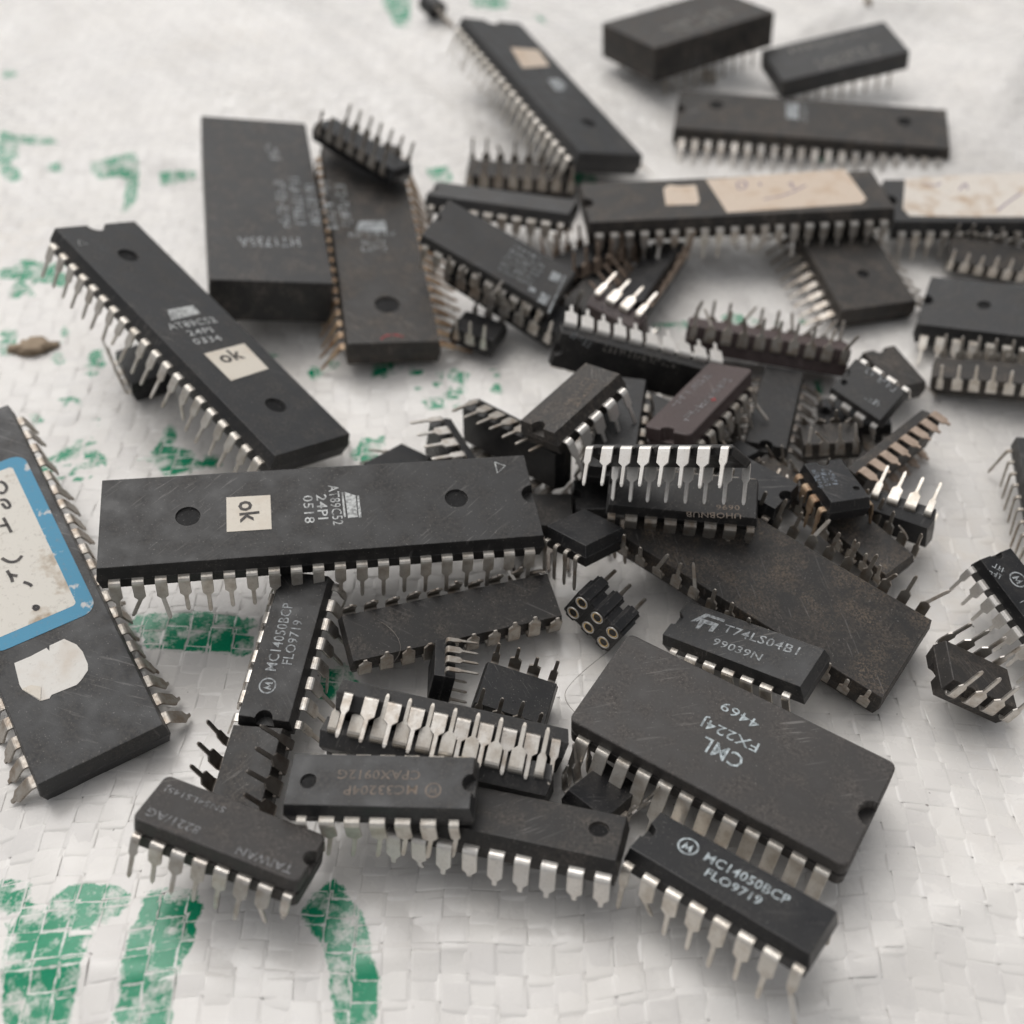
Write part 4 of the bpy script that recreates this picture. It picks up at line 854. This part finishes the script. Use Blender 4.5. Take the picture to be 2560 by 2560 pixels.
# turned-pin socket: three joined cells in two rows, gold contacts
def socket():
    ty, p, q, dim = POSES['AP']; r = root_of('AP', 'pin_socket', 'black turned-pin socket piece with six gold contacts', 'socket', None)
    bm = bmesh.new()
    def bx(x0, x1, y0, y1, z0, z1):
        v = [bm.verts.new((a*MM, b*MM, c*MM)) for a in (x0, x1) for b in (y0, y1) for c in (z0, z1)]
        for f in ((0, 1, 3, 2), (4, 6, 7, 5), (0, 4, 5, 1), (2, 3, 7, 6), (0, 2, 6, 4), (1, 5, 7, 3)): bm.faces.new([v[i] for i in f])
    bx(-3.75, 3.75, -2.45, 2.1, -1.0, 1.95)
    bmesh.ops.recalc_face_normals(bm, faces=bm.faces)
    bmesh.ops.bevel(bm, geom=list(bm.edges), offset=.12*MM, segments=2, affect='EDGES')
    me = bpy.data.meshes.new('body'); bm.to_mesh(me); bm.free(); me.materials.append(MAT['plastic_jet']); b = link('body', me, r)
    for i in range(3):
        bm = bmesh.new(); bx(-.98, .98, -2.6, 2.5, -2.1, 2.1); bmesh.ops.recalc_face_normals(bm, faces=bm.faces)
        bmesh.ops.bevel(bm, geom=[e for e in bm.edges if abs(e.verts[0].co.z-e.verts[1].co.z) > 1e-6], offset=.35*MM, segments=3, affect='EDGES')
        bmesh.ops.bevel(bm, geom=[e for e in bm.edges if e.calc_face_angle(0) > 1.0], offset=.08*MM, segments=1, affect='EDGES')
        me = bpy.data.meshes.new('cell'); bm.to_mesh(me); bm.free(); me.materials.append(MAT['plastic_jet']); o = link('cell', me, r); o.location = ((i-1)*2.54*MM, 0, 0)
    def lathe(name, prof, mat):
        bm = bmesh.new(); S = 16; R_ = [[bm.verts.new((a*math.cos(k*math.tau/S)*MM, a*math.sin(k*math.tau/S)*MM, z*MM)) for k in range(S)] for a, z in prof]
        for a, b_ in zip(R_, R_[1:]):
            for k in range(S): bm.faces.new((a[k], a[(k+1) % S], b_[(k+1) % S], b_[k]))
        bm.faces.new(R_[-1]); bm.faces.new(list(reversed(R_[0]))); bmesh.ops.recalc_face_normals(bm, faces=bm.faces)
        me = bpy.data.meshes.new(name); bm.to_mesh(me); bm.free(); me.materials.append(MAT[mat])
        for pl in me.polygons: pl.use_smooth = True
        return me
    collar = lathe('contact', [(.60, 2.0), (.86, 2.0), (.86, 2.18), (.80, 2.22), (.72, 2.20), (.66, 1.9), (.62, 1.2), (.01, 1.18)], 'tin_bright')
    clip = lathe('gold_clip', [(.66, 1.3), (.66, 2.14), (.60, 2.17), (.42, 2.0), (.20, 1.6), (.01, 1.58)], 'gold')
    pin = lathe('pin', [(.48, -2.05), (.48, -2.5), (.26, -2.75), (.24, -5.2), (.1, -5.35)], 'tin_dull')
    M = r.matrix_world
    for i in range(3):
        for y in (-1.27, 1.27):
            o = link('contact', collar, r); o.location = ((i-1)*2.54*MM, y*MM, 0); g = link('gold_clip', clip, o)
            if (M @ Vector(((i-1)*2.54*MM, y*MM, -5.4*MM))).z > 0.0001: o = link('pin', pin, r); o.location = ((i-1)*2.54*MM, y*MM, 0)
socket()
def transistor():
    x, y = DEB['to92']; z = float(hgt(np.array(x), np.array(y)))+2.6
    r = bpy.data.objects.new('transistor', None); C.objects.link(r); r.location = (x*MM, y*MM, z*MM); r.rotation_euler = (math.radians(80), 0, math.radians(215))
    r['label'] = 'tiny black three-leaded transistor lying beside the diagonal stickered chip'; r['category'] = 'transistor'
    bm = bmesh.new(); pts = [(2.3*math.cos(a), 2.3*math.sin(a)) for a in [math.radians(-40+i*260/16) for i in range(17)]]
    lo = [bm.verts.new((a*MM, b*MM, -2.3*MM)) for a, b in pts]; hi = [bm.verts.new((a*MM, b*MM, 2.3*MM)) for a, b in pts]; n = len(pts)
    for i in range(n): bm.faces.new((lo[i], lo[(i+1) % n], hi[(i+1) % n], hi[i]))
    bm.faces.new(hi); bm.faces.new(list(reversed(lo)))
    bmesh.ops.bevel(bm, geom=[e for e in bm.edges if e.calc_face_angle(0) > .8], offset=.15*MM, segments=2, affect='EDGES')
    me = bpy.data.meshes.new('body'); bm.to_mesh(me); bm.free(); me.materials.append(MAT['plastic_jet']); link('body', me, r)
    bm = bmesh.new(); bmesh.ops.create_cone(bm, segments=6, radius1=.23*MM, radius2=.23*MM, depth=7*MM, cap_ends=True); me = bpy.data.meshes.new('lead'); bm.to_mesh(me); bm.free(); me.materials.append(MAT['tin_dull'])
    for i in (-1, 0, 1): o = link('lead', me, r); o.location = (i*.5*MM, i*1.1*MM, -5.6*MM); o.rotation_euler = (math.radians(-9*i), math.radians(5*i), 0)
transistor()
# ------------------------------------------------------------------ debris
def lump(name, label, cat, x, y, size, mat, seed, flat_=.5, z0=0.0):
    rnd = random.Random(seed); bm = bmesh.new(); bmesh.ops.create_icosphere(bm, subdivisions=3, radius=1)
    ph = [rnd.uniform(0, 6) for _ in range(9)]
    for v in bm.verts:
        c = v.co; k = 1+.22*math.sin(c.x*4+ph[0])*math.cos(c.y*5+ph[1])+.15*math.sin(c.z*8+ph[2]+c.x*6)+.10*math.sin(c.y*13+ph[3])
        v.co = Vector((c.x*k*size[0], c.y*k*size[1], max(c.z*k*size[2], -size[2]*.55)))*MM
    me = bpy.data.meshes.new(name); bm.to_mesh(me); bm.free(); me.materials.append(MAT[mat])
    for p_ in me.polygons: p_.use_smooth = True
    o = bpy.data.objects.new(name, me); C.objects.link(o); zz = float(hgt(np.array(x), np.array(y)))
    o.location = (x*MM, y*MM, (zz+size[2]*.55+.1+z0)*MM); o.rotation_euler = (0, 0, rnd.uniform(0, 3)); o['label'] = label; o['category'] = cat
    return o
lump('dirt_clump', 'brown crumbly dirt clump on the sack', 'debris', DEB['husk'][0], DEB['husk'][1], (3.4, 2.0, .8), 'husk', 3).rotation_euler = (0, 0, .2)
lump('crumb', 'tiny brown crumb beyond the low potted block', 'debris', DEB['crumb2'][0], DEB['crumb2'][1], (1.0, .8, .8), 'husk', 8)
lump('crumb', 'pale crumb in front of the large potted block', 'debris', DEB['white'][0], DEB['white'][1]-2, (1.9, 1.2, 1.1), 'crumb_white', 11)
def fibre(label, pts, rad=.035, mat='steel_dark'):
    cu = bpy.data.curves.new('fibre', 'CURVE'); cu.dimensions = '3D'; cu.bevel_depth = rad*MM; cu.bevel_resolution = 1; cu.resolution_u = 6
    sp = cu.splines.new('NURBS'); sp.points.add(len(pts)-1); sp.use_endpoint_u = True; sp.order_u = 3
    for q, p_ in zip(sp.points, pts): q.co = (p_[0]*MM, p_[1]*MM, p_[2]*MM, 1)
    o = bpy.data.objects.new('fibre', cu); C.objects.link(o); bpy.context.view_layer.update()
    me = bpy.data.meshes.new_from_object(o); bpy.data.objects.remove(o); me.materials.append(MAT[mat])
    o = bpy.data.objects.new('fibre', me); C.objects.link(o); o['label'] = label; o['category'] = 'fibre'
fibre('fine hair lying on the sack by the CML chip', [(12, -23.5, .5), (7.5, -27.5, .6), (5.5, -31, .5), (8.5, -33.5, .4)])
fibre('fine curled hair across the dirt-covered upside-down chip', [(-19, -22.6, 6.6), (-16, -23.4, 6.7), (-13.5, -25.5, 6.6), (-12.6, -28, 6.0), (-14, -29, 5.2)], .03)

chip('WG', 'plain black chip buried under the edge-standing chip with bright pin rows', 'plastic_jet', 'steel_dark')

chip('WJ', 'black chip filling the gap in front of the brown-streaked dusty chip', 'plastic_jet', 'tin_dull', bent=.35, jit=10, splay=(12, 20))
chip('WK', 'small black chip hidden under the notched end of the AT89C52 0518 chip', 'plastic_film', 'steel_dark', bent=.35, jit=10, splay=(12, 20))
chip('WN', 'small dark chip lying on the dirt-caked chip beside bright pin rows', 'plastic_jet', 'steel_dark', bent=.35, jit=10, splay=(12, 20))
chip('WP', 'small dark chip in the gap behind the brown-streaked dusty chip', 'plastic_black', 'steel_dark', bent=.35, jit=10, splay=(12, 20))
chip('WR', 'small dark chip in the gap below the tilted grey eight-pin chip', 'plastic_jet', 'tin_dull', bent=.35, jit=10, splay=(12, 20))
chip('WS', 'small dark chip behind the black chip with bright bent pins', 'plastic_film', 'steel_dark', bent=.35, jit=10, splay=(12, 20))
chip('WT', 'small dark chip in the gap beside the maroon ceramic chip pins', 'plastic_black', 'tin_dull', bent=.35, jit=10, splay=(12, 20))
